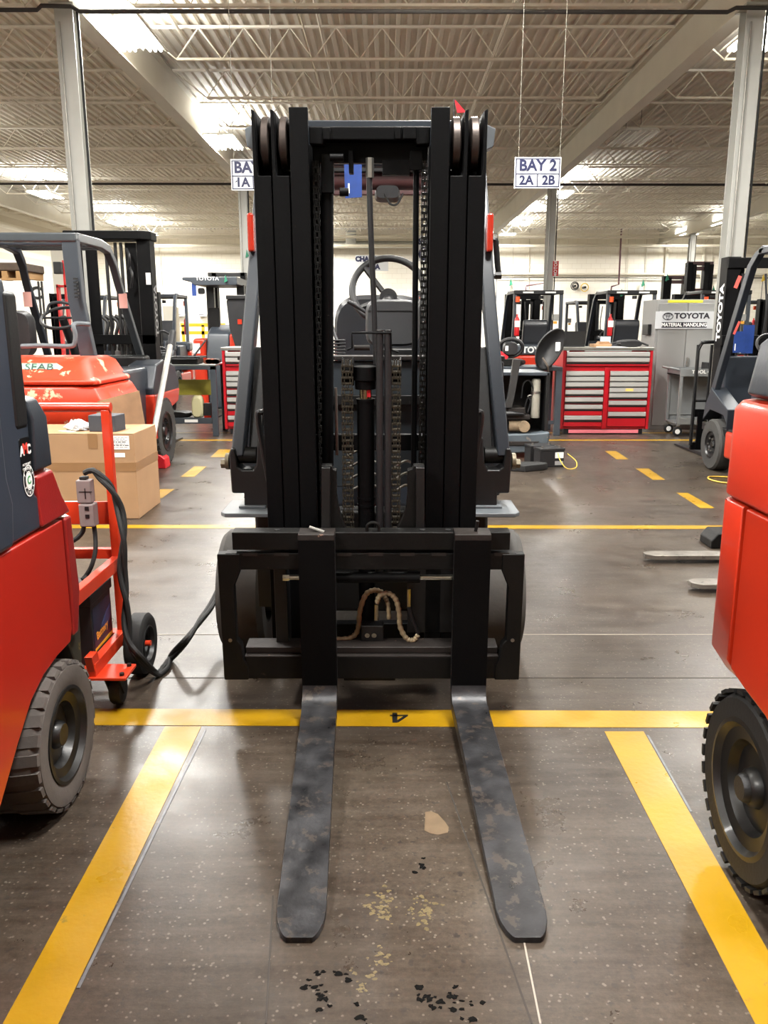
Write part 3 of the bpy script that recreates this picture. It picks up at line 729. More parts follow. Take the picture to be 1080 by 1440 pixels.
# side tubes seen below the mast: fan hoses inside
mb = W_()
for k in range(4): mb.tube(arc([(-.16, 3.3, .72+k*.05), (-.1, 3.28, .75+k*.05), (-.02, 3.3, .74+k*.05)], 5), .006, 6)
for k in range(3): mb.tube(arc([(.03, 3.3, .72+k*.05), (.07, 3.28, .75+k*.05), (.10, 3.3, .74+k*.05)], 5), .006, 6)
mb.build('brake_line', steel, hero)
# steering column cover
def sup(cx, cy, cz, a, b, n, ex=3.0, tilt=0):
    o = []
    for k in range(n):
        t = 2*pi*k/n; c, s_ = cos(t), sin(t)
        o.append((cx+a*math.copysign(abs(c)**(2/ex), c), cy+tilt*s_*b, cz+b*math.copysign(abs(s_)**(2/ex), s_)))
    return o
a = at(514, 455, 3.85); b = at(590, 455, 3.85); xm = (a.x+b.x)/2; hw = (b.x-a.x)/2
zt1, zb1 = at(550, 421, 3.85).z, at(550, 487, 3.85).z; zm_ = (zt1+zb1)/2; hh = (zt1-zb1)/2
col_m = mat('column_plastic', (46,47,49), .5, 0, .05, 8, .2, 300)
W_().loft([sup(xm, 3.83, zm_, hw*.90, hh*.90, 32, 5), sup(xm, 3.84, zm_, hw*.97, hh*.97, 32, 5), sup(xm, 3.87, zm_, hw, hh, 32, 5), sup(xm, 3.98, zm_+.01, hw*.9, hh*.9, 32, 4), sup(xm, 4.12, zm_+.03, hw*.5, hh*.5, 32, 3)]).build('column_cover', col_m, hero)
W_().box(xm-hw*.93, xm+hw*.93, 3.826, 3.84, zt1-.052, zt1-.050).build('cover_seam', black, hero)
W_().box(xm-hw*.7, xm+hw*.8, 3.7, 3.86, zb1-.06, zb1-.005).build('column_foot', black, hero, .01)
sc_ = at(546, 408, 4.12); rw = 51/F*4.12/1.04
ring = []
tl = R(62)
for k in range(48):
    t = 2*pi*k/48; ring.append((sc_.x+rw*cos(t), sc_.y-rw*sin(t)*-cos(tl), sc_.z+rw*sin(t)*sin(tl)))
sw = W_().tube(ring, .0165, 12, True).build('steering_wheel', plastic, hero)
mb = W_()
for t in (R(215), R(325), R(90)):
    if t == R(90): continue
    mb.tube([(sc_.x, sc_.y, sc_.z-.03), (sc_.x+rw*cos(t)*.97, sc_.y+rw*sin(t)*cos(tl)*.97, sc_.z+rw*sin(t)*sin(tl)*.97)], .013, 8)
mb.tube([(sc_.x+.0, sc_.y, sc_.z-.04), (sc_.x-rw*.66, sc_.y+rw*.7*cos(tl), sc_.z+rw*.7*sin(tl))], .014, 8)
mb.build('wheel_spoke', plastic, sw)
W_().lathe([(0, -.03), (.042, -.03), (.045, .01), (.03, .03), (0, .035)], (sc_.x, sc_.y, sc_.z-.035), 'y', 24).build('horn_cap', plastic, sw)
W_().tube([(sc_.x-.01, 3.98, zt1-.03), (sc_.x, 4.1, sc_.z-.05)], .03, 14).build('steering_column', plastic, hero)
p0, p1 = at(489, 424, 3.95), at(516, 440, 3.95)
W_().tube([p0, at(498, 428, 3.95), p1], [.008, .012, .008], 10).build('direction_lever', plastic, hero)
p0, p1 = at(588, 445, 3.95), at(598, 428, 3.95)
W_().tube([p0, p1, at(601, 412, 3.95)], [.01, .011, .008], 10).build('tilt_lever', plastic, hero)
# seat
seatm = mat('black_vinyl', (44,46,50), .3, 0, .1, 6, .1, 60)
sx0 = -.04
W_().loft([sup(sx0, 4.92, 1.28, .26, .26, 28, 4), sup(sx0, 4.95, 1.29, .275, .275, 28, 4), sup(sx0, 5.02, 1.3, .26, .26, 28, 4)]).build('seat_back', seatm, hero)
W_().loft([[(x, y, 1.02) for x, y in rrect(sx0-.25, sx0+.25, 4.42, 4.95, .08)], [(x, y, 1.10) for x, y in rrect(sx0-.26, sx0+.26, 4.40, 4.95, .08)], [(x, y, 1.14) for x, y in rrect(sx0-.24, sx0+.24, 4.43, 4.93, .08)]]).build('seat_cushion', seatm, hero)
for k in range(6): pass
mb = W_()
for k in range(5): mb.box(cx_-.22, cx_-.12, 3.7, 3.78, 1.262+k*.014, 1.270+k*.014)
mb.build('lever_boot', plastic, hero, .003)
mb = W_()
for k in range(2): mb.tube([(cx_-.18+k*.03, 3.75, 1.3), (cx_-.2-.05+k*.03, 3.85, 1.48)], .008, 8)
mb.build('control_lever', plastic, hero)
W_().box(cx_-.33, cx_-.28, 4.3, 4.5, 1.15, 1.28).build('seat_side_panel', redtag, hero, .01)
# overhead guard seen through the top of the mast
gd = W_()
zc = 2.10
roof = W_().box(cx_-.48, cx_+.48, 3.78, 3.84, 2.06, 2.11).build('guard_front_bar', dgrey, hero, .012)
for sx in (-1, 1): W_().box(cx_+sx*.48, cx_+sx*.42, 3.8, 4.7, 2.06, 2.12).build('guard_side_bar', dgrey, hero, .01)
maroon = mat('maroon_bar', (74,46,46), .45, 0, .1, 6)
for k, y in enumerate((3.98, 4.2, 4.42, 4.64)):
    W_().box(cx_-.44, cx_+.44, y, y+.035, 2.07, 2.11).build('guard_roof_bar', maroon if k == 3 else black, hero, .005)
p = at(532, 254, 4.05)
W_().tube([(cx_-.42, 4.05, p.z), (cx_+.42, 4.05, p.z)], .042, 18).build('guard_work_light_bar', maroon, hero)
a, b = at(520, 223, 4.0), at(590, 238, 4.0)
W_().box(a.x, b.x, 4.0, 4.06, b.z, a.z).build('guard_label_bar', maroon, hero, .004)
p = at(545, 272, 4.05); W_().loft([sup(p.x, 4.0, p.z, .05, .028, 16, 4), sup(p.x, 4.1, p.z, .06, .034, 16, 4)]).build('work_light', plastic, hero)
W_().tube(arc([at(541, 272, 4.0), at(548, 286, 4.0), at(558, 287, 4.0), at(567, 272, 4.0)], 6), .005, 6).build('lamp_cable', plastic, hero)
# mirror bracket on the right
W_().tube(arc([at(688, 338, 3.5), at(697, 338, 3.5), at(698, 350, 3.5), at(700, 375, 3.5), at(701, 386, 3.5), at(694, 388, 3.5)], 3), .012, 8).tube([at(696, 387, 3.5), at(705, 387, 3.5)], .016, 8).build('grab_bracket', black, hero)
# blue paper tags hanging in the mast, own things
p = at(485, 225, 3.7); q = at(509, 279, 3.7)
t = thing('inspection_tag', 'blue tag hanging inside the top of the middle mast', 'tag', ((p.x+q.x)/2, 3.7, q.z))
MB().prism([(p.x, q.z), (p.x-.004, p.z-.02), (p.x+.02, p.z), (q.x, p.z), (q.x, q.z+.005)], 'y', 3.7, 3.703).build('tag_sheet', bluetag, t)
MB().box(p.x+.012, p.x+.019, 3.698, 3.7, q.z+.02, q.z+.06).build('barcode_strip', white, t)
MB().tube([(q.x-.03, 3.7, p.z-.01), (q.x-.03, 3.775, 2.05)], .002, 5).build('tag_string', white, t)
p = at(511, 272, 3.75); q = at(540, 283, 3.75)
# red pennant on its whip behind the mast
a = at(637, 158, 3.9); b = at(639, 139, 3.9)
t = thing('safety_flag', 'small red pennant sticking up behind the top of the middle mast', 'flag', (a.x, 3.9, 2.1))
MB().tube([(a.x, 3.9, 2.08), (b.x, 3.9, b.z)], .003, 6).build('flag_whip', black, t)
c = at(656, 158, 3.9); d_ = at(640, 158, 3.9)
MB().add([b, (c.x, 3.9, c.z), (d_.x+.01, 3.905, d_.z), (b.x, 3.904, b.z), (c.x, 3.904, c.z), (d_.x+.01, 3.909, d_.z)], [(0,1,2), (3,5,4), (0,3,4,1), (1,4,5,2), (2,5,3,0)]).build('pennant', redtag, t)
# ---------------------------------------------------------------- counterbalance forklift seen from behind (heads +y; origin under the front axle)
slate = mat('slate_paint', (56,62,69), .4, 0, .08, 5)
rimbl = mat('rim_black', (22,22,23), .35, .3)
tyrek = mat('worn_black_tyre', (52,51,49), .8, 0, .15, 8, .3, 60)
def forklift(label, loc, rz=0, bodym=None, cwm=None, group=None, word=True, ext=True, backrest=False, mastword=False, width=1.1, capm=None, labels=True):
    bodym = bodym or orange; cwm = cwm or slate
    t = thing('forklift', label, 'forklift', (0,0,0), 0, group)
    w = width/2
    # wheels
    for sx in (-1, 1):
        tw = .17; wh = wheel(t, (sx*(w-tw/2), 0, .25), .25, tw, rimbl, tyrek, sx, 'front_wheel', 0)
        bolts(wh, (sx*(w-.012), 0, .25), .065, 6, sx*.01)
        wheel(t, (sx*(w-.12), -1.38, .2), .2, .14, rimbl, tyrek, sx, 'rear_wheel')
        MB().box(sx*(w-.02), sx*(w-.12), -1.15, -.28, .16, .42).build('side_panel', bodym, t, .03)
        MB().prism([(-.30,.42), (-.28,.50), (-.2,.56), (.12,.58), (.24,.5), (.30,.46), (.26,.62), (.14,.80), (-.3,.62)], 'x', sx*(w-.02), sx*(w-.17)).build('fender', dgrey, t, .01)
        # pillars
        f = [(sx*(w-.03), .20, .62), (sx*(w-.05), -.10, 1.32), (sx*(w-.07), -.36, 1.9), (sx*(w-.08), -.46, 2.0), (sx*(w-.08), -.60, 2.055)]
        MB().loft([[(a, b-.045, c), (a-sx*.06, b-.045, c), (a-sx*.06, b+.045, c+.02), (a, b+.045, c+.02)] for a, b, c in f]).build('front_pillar', dgrey, t, .008)
        f = [(sx*(w-.07), -1.32, 1.02), (sx*(w-.08), -1.38, 1.6), (sx*(w-.08), -1.36, 2.055)]
        MB().loft([[(a, b-.03, c), (a-sx*.06, b-.03, c), (a-sx*.06, b+.05, c), (a, b+.05, c)] for a, b, c in f]).build('rear_pillar', slate, t, .008)
        MB().box(sx*(w-.08), sx*(w-.14), -1.4, -.5, 2.0, 2.06).build('roof_side_bar', dgrey, t, .012)
    MB().box(-w+.08, w-.08, -1.42, -1.36, 1.985, 2.06).build('roof_rear_bar', black, t, .01)
    if labels:
        for a in (-.30, .12): MB().box(a, a+.20, -1.425, -1.42, 2.005, 2.035).build('roof_label', white, t)
    MB().box(-w+.08, w-.08, -.58, -.52, 2.0, 2.06).build('roof_front_bar', dgrey, t, .01)
    for k in range(5): MB().box(-w+.13, w-.13, -1.25+k*.15, -1.215+k*.15, 2.01, 2.05).build('roof_bar', black, t)
    # counterweight with slate cap, hood, cowl
    MB().prism([(-w+.02,-1.25), (-w+.02,-1.55), (-w+.12,-1.72), (w-.12,-1.72), (w-.02,-1.55), (w-.02,-1.25)], 'z', .22, .86).build('counterweight', bodym, t, .04, seg=3)
    cap = MB().prism([(-w+.04,-1.2), (-w+.04,-1.53), (-w+.14,-1.70), (w-.14,-1.70), (w-.04,-1.53), (w-.04,-1.2)], 'z', .86, 1.06).build('counterweight_top', capm or cwm, t, .05, seg=3)
    if word: text('TOYOTA', .155, white, face((0, -1.705, .955)), t, .006)
    MB().box(-w+.10, w-.10, -1.3, -.55, .45, 1.0).build('hood', dgrey, t, .05)
    MB().box(-w+.04, w-.04, -.55, .35, .36, .44).build('floor_plate', black, t, .01)
    MB().prism([(.18,.42), (.36,.42), (.38,.95), (.30,1.10), (.22,1.1)], 'x', -w+.17, w-.17).build('front_cowl', dgrey, t, .02)
    # seat and steering
    MB().prism([(-1.14,1.0), (-1.24,1.42), (-1.2,1.52), (-1.12,1.52), (-1.02,1.1), (-.62,1.08), (-.60,1.0)], 'x', -.24, .24).build('seat', seatm, t, .05, seg=3)
    MB().tube([(-.05, .22, 1.0), (-.05, -.06, 1.18)], .035, 10).build('steering_column', plastic, t)
    c = Vector((-.05, -.08, 1.2)); MB().tube([(c.x+.17*cos(a), c.y+.17*sin(a)*.75, c.z-.0+.17*sin(a)*.66) for a in [2*pi*k/24 for k in range(24)]], .014, 8, True).tube([c-Vector((.16,0,0)), c+Vector((.16,0,0))], .012, 6).build('steering_wheel', plastic, t)
    for k in range(3): MB().tube([(.22+k*.05, .15, 1.05), (.24+k*.05, .02, 1.24)], .009, 6).tube([(.24+k*.05, .02, 1.22), (.24+k*.05, .01, 1.26)], .018, 8).build('control_lever', plastic, t)
    # mast
    for sx in (-1, 1):
        MB().prism([(sx*.24,.42), (sx*.37,.42), (sx*.37,.6), (sx*.355,.6), (sx*.355,.435), (sx*.24,.435)], 'z', .1, 2.06).build('outer_mast_rail', railm, t, .003)
        MB().prism([(sx*.17,.50), (sx*.30,.50), (sx*.30,.64), (sx*.285,.64), (sx*.285,.515), (sx*.17,.515)], 'z', .1, 2.0).build('inner_mast_rail', railm, t, .003)
        MB().tube([(sx*.2, .46, .15), (sx*.2, .46, 1.9)], .025, 10).build('lift_cylinder', black, t)
    for z, n in ((2.0, 'top_cross_tie'), (1.25, 'middle_cross_tie'), (.3, 'lower_cross_tie')):
        MB().box(-.37, .37, .40, .44, z-.05, z+.05).build(n, railm, t, .005)
    MB().tube([(0, .52, .3), (0, .52, 1.2)], .04, 12).build('centre_lift_cylinder', railm, t)
    MB().tube(arc([(.05, .5, 1.9), (.07, .45, 1.5), (.05, .5, 1.0)], 5), .012, 6).build('hydraulic_hose', plastic, t)
    if mastword: text('TOYOTA', .135, white, face((-.3715, .505, 1.52), '-x', pi/2), t, .005)
    # carriage and forks
    MB().box(-.5, .5, .66, .70, .45, .53).box(-.5, .5, .66, .70, .10, .18).build('carriage_bars', railm, t, .004, kind='stuff')
    MB().box(-.45, -.38, .655, .68, .12, .5).build('carriage_side', railm, t); MB().box(.38, .45, .655, .68, .12, .5).build('carriage_side', railm, t)
    for sx in (-1, 1):
        MB().prism([(.70,.55), (.74,.55), (.74,.06), (.80,.045), (1.72,.02), (1.72,.005), (.72,.005), (.70,.03)], 'x', sx*.25-.055, sx*.25+.055).build('fork', forkm, t, .002)
    if backrest:
        for k, x in enumerate((-.5, -.36, -.18, 0, .18, .36, .5)):
            top = 1.18
            MB().tube([(x, .67, .15), (x, .67, 1.20)], .016 if abs(x) < .45 else .02, 6).build('backrest_bar', black, t)
        MB().tube(arc([(-.5, .67, 1.15), (-.47, .67, 1.21), (-.4, .67, 1.23), (.4, .67, 1.23), (.47, .67, 1.21), (.5, .67, 1.15)], 3), .02, 8).build('backrest_rail', black, t)
        MB().tube([(-.5, .67, .62), (.5, .67, .62)], .014, 6).build('backrest_rail', black, t)
    if ext:
        x = -w+.15
        MB().lathe([(0,.0), (.045,.0), (.05,.02), (.05,.30), (.03,.34), (.018,.36), (.018,.40), (0,.40)], (x, -1.45, 1.22), 'z', 16).build('extinguisher', mat('extinguisher_red', (196,28,34), .3, coat=.4), t)
        MB().box(x-.051, x+.051, -1.503, -1.495, 1.38, 1.50).build('extinguisher_label', white, t)
        MB().tube([(x, -1.45, 1.84), (x, -1.45, 1.94)], .04, 12).build('strobe_lamp', mat('strobe_orange', (236,84,30), .4), t)
    # head lamp and mirror on the guard
    MB().box(w-.26, w-.16, -1.44, -1.38, 1.5, 1.62).build('rear_lamp', mat('lamp_grey', (150,150,146), .4), t, .01)
    MB().box(w-.26, w-.19, -1.445, -1.44, 1.44, 1.49).build('warning_label', mat('label_amber', (222,160,50), .5), t)
    MB().tube([(.05, -1.39, 1.96), (.05, -1.39, 1.90)], .045, 12).build('beacon', black, t)
    o = thing_at(t, loc, rz); return o
def thing_at(t, loc, rz):
    t.location = loc; t.rotation_euler = (0, 0, rz); WM[t.name] = Matrix.Translation(Vector(loc)) @ Matrix.Rotation(rz, 4, 'Z'); return t
# truck row across the far aisle
YR = 17.4
r0 = forklift('slate topped forklift of the far row right below the far column, red extinguisher', (2.86, YR, 0), 0, orange, slate, 'forklifts in the far row')
def tr(x, y, rz, lab, g='forklifts in the far row'): return dup(r0, (x, y, 0), rz, lab, g)
tr(4.63, YR, 0, 'forklift of the far row behind the wide red tool cabinet')
tr(6.42, YR, 0, 'forklift of the far row whose roof shows above the grey storage cabinet')
tr(8.35, YR-.2, 0, 'forklift of the far row at the right edge beyond the blue tagged truck')
tr(1.05, YR+.2, 0, 'forklift of the far row hidden mostly behind the middle mast')
tr(3.75, 21.6, R(176), 'dark forklift parked behind the gap of the far row, facing the camera')
tr(5.5, 22.0, R(184), 'second dark forklift behind the far row, above the laptop')
tr(9.6, 21.5, R(180), 'dark forklift at the right edge behind the far row')
tr(-4.9, 17.3, R(180), 'dark forklift seen through the roof posts of the old orange truck', 'forklifts on the left far side')
tr(-6.6, 18.0, R(180), 'forklift with extinguisher at the left edge beyond the old orange truck', 'forklifts on the left far side')
tr(-8.4, 15.0, R(8), 'forklift at the far left edge beside the red frame', 'forklifts on the left far side')
# right truck with the blue tag
rt = forklift('slate forklift with a TOYOTA mast and load backrest behind the right orange truck', (3.74, 8.02, 0), 0, orange, slate, None, True, False, True, True, 1.12)
pt = at(1040, 478, 7.6)
t = thing('inspection_tag', 'blue tag with a red strip hanging on the slate truck at the right', 'tag', (3.2, 7.6, 1.2))
for (a, b, c, d_, yy) in ((1046, 457, 1058, 497, 7.62), (1033, 466, 1047, 496, 7.6)):
    p, q = at(a, b, yy), at(c, d_, yy); MB().box(p.x, q.x, yy, yy+.003, q.z, p.z).build('tag_sheet', bluetag, t)
    MB().box(p.x+.012, p.x+.022, yy-.002, yy, q.z+.02, q.z+.08).build('barcode_strip', white, t)
p, q = at(1032, 470, 7.58), at(1040, 452, 7.58)
MB().bar(p, q, .02, .003, (0,1,0)).build('red_strip', mat('tag_salmon', (226,90,80), .5), t)
p, q = at(1034, 405, 8.3), at(1041, 388, 8.3)
t = thing('warning_strip', 'salmon red strip on the mast of the slate truck', 'label', p)
MB().bar(p, q, .035, .004, (0,1,0)).build('strip_sheet', mat('tag_salmon', (226,90,80), .5), t)
# ---------------------------------------------------------------- truck whose forks come in from the right
t = thing('pallet_forks', 'pair of worn forks on a carriage lying out from behind the right orange truck', 'forks', (2.7, 4.5, 0))
for (px, py, w_) in ((905, 785, .11), (969, 826, .11)):
    a = gp(px, py+4); MB().prism([(a.x, a.y-.02), (a.x+.05, a.y-.055), (2.72, a.y-.055), (2.72, a.y+.055), (a.x+.04, a.y+.055), (a.x, a.y+.025)], 'z', .022, .05).build('fork', mat('worn_fork', (124,118,110), .4, .6, .3, 12, c2=(70,66,62), thr=.6), t, .004)
    MB().box(2.72, 2.76, a.y-.055, a.y+.055, .0, .5).build('fork_shank', railm, t, .003)
MB().box(2.76, 2.80, 3.9, 5.1, .38, .46).build('carriage_upper_bar', railm, t, .004)
MB().box(2.76, 2.80, 3.9, 5.1, .05, .13).build('carriage_lower_bar', railm, t, .004)
for y in (4.0, 4.98): MB().box(2.765, 2.795, y, y+.04, .0, .46).build('carriage_side', railm, t, .003)
a = gp(1004, 772); t = thing('wheel_chock', 'dark block on the floor at the edge of the right orange truck', 'chock', a)
MB().prism([(a.x-.02, 0), (a.x-.02, .05), (a.x+.02, .10), (a.x+.2, .10), (a.x+.2, 0)], 'y', a.y, a.y+.2).build('chock_body', blackworn, t, .01)
# ---------------------------------------------------------------- near right truck (only its rear end is in view)
t = thing('forklift', 'orange forklift at the right edge with a slate counterweight top and big black wheel', 'forklift', (1.6, 1.0, 0))
xr = .868; xw = 2.0
def rsec(x0, x1, y0, y1, r=.09, n=6):
    """plan outline with rounded corners at the far (rear) end"""
    o = [(x0, y0)]
    for k in range(n+1): a = pi-pi/2*k/n; o.append((x0+r+r*cos(a), y1-r+r*sin(a)))
    for k in range(n+1): a = pi/2-pi/2*k/n; o.append((x1-r+r*cos(a), y1-r+r*sin(a)))
    o.append((x1, y0)); return o
def rloft(levels):
    """levels: (z, inset) list"""
    return MB().loft([[(x, y, z) for x, y in rsec(xr+i, xw-i, y0+i*.0, 2.105-i-(b or 0), .06)] for z, i, y0, b in levels])
rloft([(.955,.012,.7,0), (.965,0,.7,0), (1.18,0,.7,.005), (1.203,.012,.7,.01), (1.208,.03,.7,.03)]).build('counterweight_upper', orange, t, .006, seg=3)
rloft([(1.212,.03,.7,.02), (1.222,.012,.7,.03), (1.34,.02,.7,.05), (1.362,.035,.7,.06), (1.372,.07,.7,.09)]).build('counterweight_top', dgrey, t, .006, seg=3)
lowm = orange
MB().loft([[(x, y, z) for x, y in rsec(xr+i, xw-i, 1.955, 2.10-i, .05)] for z, i in ((.952,.004), (.945,0), (.55,0), (.50,.03))]).build('counterweight_rear', lowm, t, .005)
MB().prism([(.4,.95), (1.945,.95), (1.945,.53), (1.86,.515), (1.74,.50), (1.62,.455), (1.53,.38), (1.48,.25), (1.46,.15), (.4,.15)], 'x', xr+.004, xw-.004).build('side_panel', lowm, t, .008, seg=3)
MB().box(xr+.03, xw-.03, 1.2, 2.06, .945, .962).build('seam_filler', black, t)
MB().box(xr+.22, xw-.22, 1.4, 2.0, .18, .52).build('axle_frame', black, t, .01)
wr = wheel(t, (.98, 1.845, .255), .238, .20, mat('gloss_black_rim', (12,11,10), .46, .0, coat=.1), rubber, -1, 'rear_wheel', 30, .73)
MB().lathe([(0, 0), (0, -.045), (.030, -.045), (.036, -.036), (.038, 0)], (.925, 1.845, .255), 'x', 28).build('hub_cap', plastic, wr)
wheel(t, (1.88, 1.845, .238), .238, .2, rimbl, rubber, 1, 'rear_wheel', 0, .64)
MB().box(xr+.05, xw-.05, -.9, .69, .15, 1.0).build('hood', dgrey, t, .04)
for sx in (xr+.11, xw-.11):
    wheel(t, (sx, -.5, .26), .26, .2, rimbl, rubber, -1 if sx < 1.4 else 1, 'front_wheel')
# ---------------------------------------------------------------- near left truck
t = thing('forklift', 'red forklift at the left edge with a dark hood side panel and dusty steering tyre', 'forklift', (-1.5, 1.4, 0))
xl = -.945; xi = -2.05; lred = mat('left_truck_red', (160,32,20), .32, 0, .05, 3, .03, 200, coat=.5)
lred2 = mat('counterweight_red', (140,28,26), .3, 0, .05, 3, .2, 150, coat=.5)
def YZ(px, py, X=xl):
    r = ray(px, py); k = X/r.x; return (r.y*k, H+r.z*k)
arch = [YZ(*p) for p in ((-30,1230),(0,1140),(25,1050),(45,985),(62,950),(82,922),(100,903))]
side = [(.6, arch[0][1])]+arch+[(2.315, .50), (2.315, .835), (.6, .835)]
MB().prism(side, 'x', xl, xl-.10).build('side_panel', lred, t, .006, seg=3)
# counterweight: bevelled corner behind the panel line
cs = lambda z, x0, y1, ch: [(x0, 2.17 if z > .84 else 2.325, z), (x0, y1-ch, z), (x0-ch, y1, z), (xi+ch, y1, z), (xi, y1-ch, z), (xi, 2.17 if z > .84 else 2.325, z)]
MB().loft([cs(.47, xl+.0, 2.42, .06), cs(.60, xl+.004, 2.45, .06), cs(.835, xl+.004, 2.43, .06)]).build('counterweight_lower', lred2, t, .008, seg=3)
MB().loft([cs(.845, xl+.004, 2.43, .06), cs(.90, xl, 2.40, .07), cs(.985, xl+.0, 2.34, .06), cs(.995, xl-.02, 2.32, .05)]).build('counterweight_upper', lred2, t, .008, seg=3)
MB().loft([cs(1.0, xl-.0, 2.33, .05), cs(1.14, xl+.005, 2.31, .05), cs(1.19, xl-.01, 2.29, .05), cs(1.205, xl-.04, 2.26, .05)]).build('counterweight_top', dgrey, t, .008, seg=3)
# dark side cover with its step and vertical flute
hoodp = mat('hood_slate', (44,50,60), .35, 0, .06, 5, .05, 120, coat=.3)
MB().prism([(.6,.84), (2.20,.84), (2.20,.93), (2.165,.94), (2.165,1.25), (2.10,1.50), (.6,1.50)], 'x', xl-.005, xl-.12).build('hood_side_cover', hoodp, t, .012, seg=3)
MB().prism([(.6,.838), (1.99,.838), (2.01,.95), (1.99,1.02), (1.99,1.20), (1.97,1.40), (1.90,1.52), (.6,1.52)], 'x', xl+.010, xl-.06).build('hood_flute', hoodp, t, .02, seg=4)
MB().box(xl-.0, xl-.3, 2.08, 2.16, 1.12, 1.47).build('hood_rear_edge', black, t, .015)
MB().box(xi, xl-.1, .6, 2.16, .9, 1.45).build('hood', hoodp, t, .03)
MB().box(xi+.2, xl-.2, 1.2, 2.38, .16, .80).build('axle_frame', black, t, .02)
MB().prism([(2.25,.80), (2.40,.80), (2.43,.50), (2.42,.36), (2.38,.22), (2.34,.22), (2.36,.38), (2.3,.5), (2.2,.54)], 'x', xl-.02, xl-.16).build('inner_fender', mat('yellowed_black', (46,44,36), .5, 0, .2, 8, c2=(120,104,40), thr=.64), t, .006)
wl = wheel(t, (xl-.10+.012, 2.185, .221), .215, .21, mat('gloss_black_rim', (12,11,10), .46, .0, coat=.1), rubberb, 1, 'steer_wheel', 26, .66)
wheel(t, (xi+.11, 2.185, .243), .243, .21, rimbl, rubberb, -1, 'steer_wheel', 0, .66)
MB().box(xi, xl, -.6, .59, .16, .83).build('battery_box', lred, t, .03)
for sx in (xl-.11, xi+.11): wheel(t, (sx, -.2, .26), .26, .2, rimbl, rubber, 1 if sx > -1.5 else -1, 'front_wheel')
# stickers
y_, z_ = YZ(36, 641, xl+.008)
b_ = mat('sticker_black', (12,12,13), .3)
M = face((xl+.0, 0, 0), '+x')
st = MB(); q0 = YZ(25, 641, xl-.004); 
def sticker_pt(px, py): a, b = YZ(px, py, xl-.004); return a, b
ya, za = sticker_pt(36, 641)
s1_ = MB().prism(rrect(ya-.031, ya+.031, za-.048, za+.048, .009), 'x', xl-.0055, xl-.0035).build('control_sticker', b_, t)
fx = xl-.0030
text('A', .034, white, face((fx, ya-.0205, za+.014), '+x'), s1_, .0015, ext=.0003); text('C', .034, white, face((fx, ya+.0205, za+.014), '+x'), s1_, .0015, ext=.0003)
text('M', .036, mat('sticker_red', (206,60,50), .4), face((fx, ya, za+.018), '+x'), s1_, .002, ext=.0004)
text('ACTIVE MAST', .008, white, face((fx, ya, za-.022), '+x'), s1_, 0, ext=.0003); text('CONTROL', .010, white, face((fx, ya, za-.034), '+x'), s1_, 0, ext=.0003)
ya, za = sticker_pt(40, 676)
ya = ya+.002
MB_ = MB().prism([(ya+.034*cos(2*pi*k/32), za+.044*sin(2*pi*k/32)) for k in range(32)], 'x', xl-.0055, xl-.0035).build('round_sticker', b_, t)
mb = MB(); n = 32
for k in range(n):
    a, b = 2*pi*k/n, 2*pi*(k+1)/n
    for r1, r2 in ((.97,.90), (.58,.52)):
        mb.add([(fx, ya+.034*r1*cos(a), za+.044*r1*sin(a)), (fx, ya+.034*r1*cos(b), za+.044*r1*sin(b)), (fx, ya+.034*r2*cos(b), za+.044*r2*sin(b)), (fx, ya+.034*r2*cos(a), za+.044*r2*sin(a))], [(0,1,2,3)])
mb.build('sticker_ring', white, MB_, smooth=False)
MB().prism([(ya+.017*cos(2*pi*k/20), za+.022*sin(2*pi*k/20)) for k in range(20)], 'x', fx-.0002, fx+.0002).build('sticker_centre', white, MB_)
text('C', .03, mat('leaf_green', (60,140,80), .4), face((fx+.0006, ya, za), '+x', .2), MB_, .001, ext=.0002)
for k, ch in enumerate('TIER4'):
    a = R(150-k*30); text(ch, .012, white, face((fx, ya+.026*cos(a), za+.033*sin(a)), '+x', a-pi/2), MB_, .0003, ext=.0002)
for k, ch in enumerate('FINAL'):
    a = R(210+k*30); text(ch, .012, white, face((fx, ya+.026*cos(a), za+.033*sin(a)), '+x', a+pi/2), MB_, .0003, ext=.0002)
# ---------------------------------------------------------------- old orange truck, middle left (heads away)
oldo = mat('scratched_orange', (196,54,26), .42, 0, .06, 4, .1, 60, c2=(196,170,140), thr=.585)
t = thing('forklift', 'old scratched orange forklift behind the cardboard box, green tape on its hood', 'forklift', (-2.95, 8.0, 0))
xc = -2.95
def sec2(z, hw, yb, r=.16, yf=7.5): 
    return [(xc-hw, yf, z), (xc-hw, yb+r, z), (xc-hw+r*.35, yb+r*.3, z), (xc-hw+r*1.3, yb, z), (xc+hw-r*1.3, yb, z), (xc+hw-r*.35, yb+r*.3, z), (xc+hw, yb+r, z), (xc+hw, yf, z)]
MB().loft([sec2(.58,.66,6.66), sec2(.64,.69,6.62), sec2(.80,.69,6.60), sec2(.90,.63,6.62), sec2(.915,.60,6.64)]).build('counterweight', oldo, t, .02, seg=3)
MB().loft([sec2(.28,.60,6.8), sec2(.575,.66,6.7)]).build('counterweight_base', black, t, .02)
MB().loft([sec2(.925,.62,6.62,.1), sec2(.955,.62,6.61,.1), sec2(.99,.57,6.66,.1), sec2(1.10,.50,6.78,.12), sec2(1.135,.42,6.9,.12)]).build('rear_hood', oldo, t, .012, seg=3)
p, q = at(37, 511, 6.76), at(84, 518, 6.76)
tp = MB().loft([[(p.x-.25, 6.715, 1.025), (q.x, 6.715, 1.025), (q.x+.04, 6.735, 1.06), (q.x-.02, 6.765, 1.09), (p.x-.25, 6.765, 1.09)], [(p.x-.25, 6.708, 1.028), (q.x, 6.708, 1.028), (q.x+.04, 6.728, 1.063), (q.x-.02, 6.758, 1.093), (p.x-.25, 6.758, 1.093)]]).build('masking_tape', mat('green_tape', (150,196,166), .6), t)
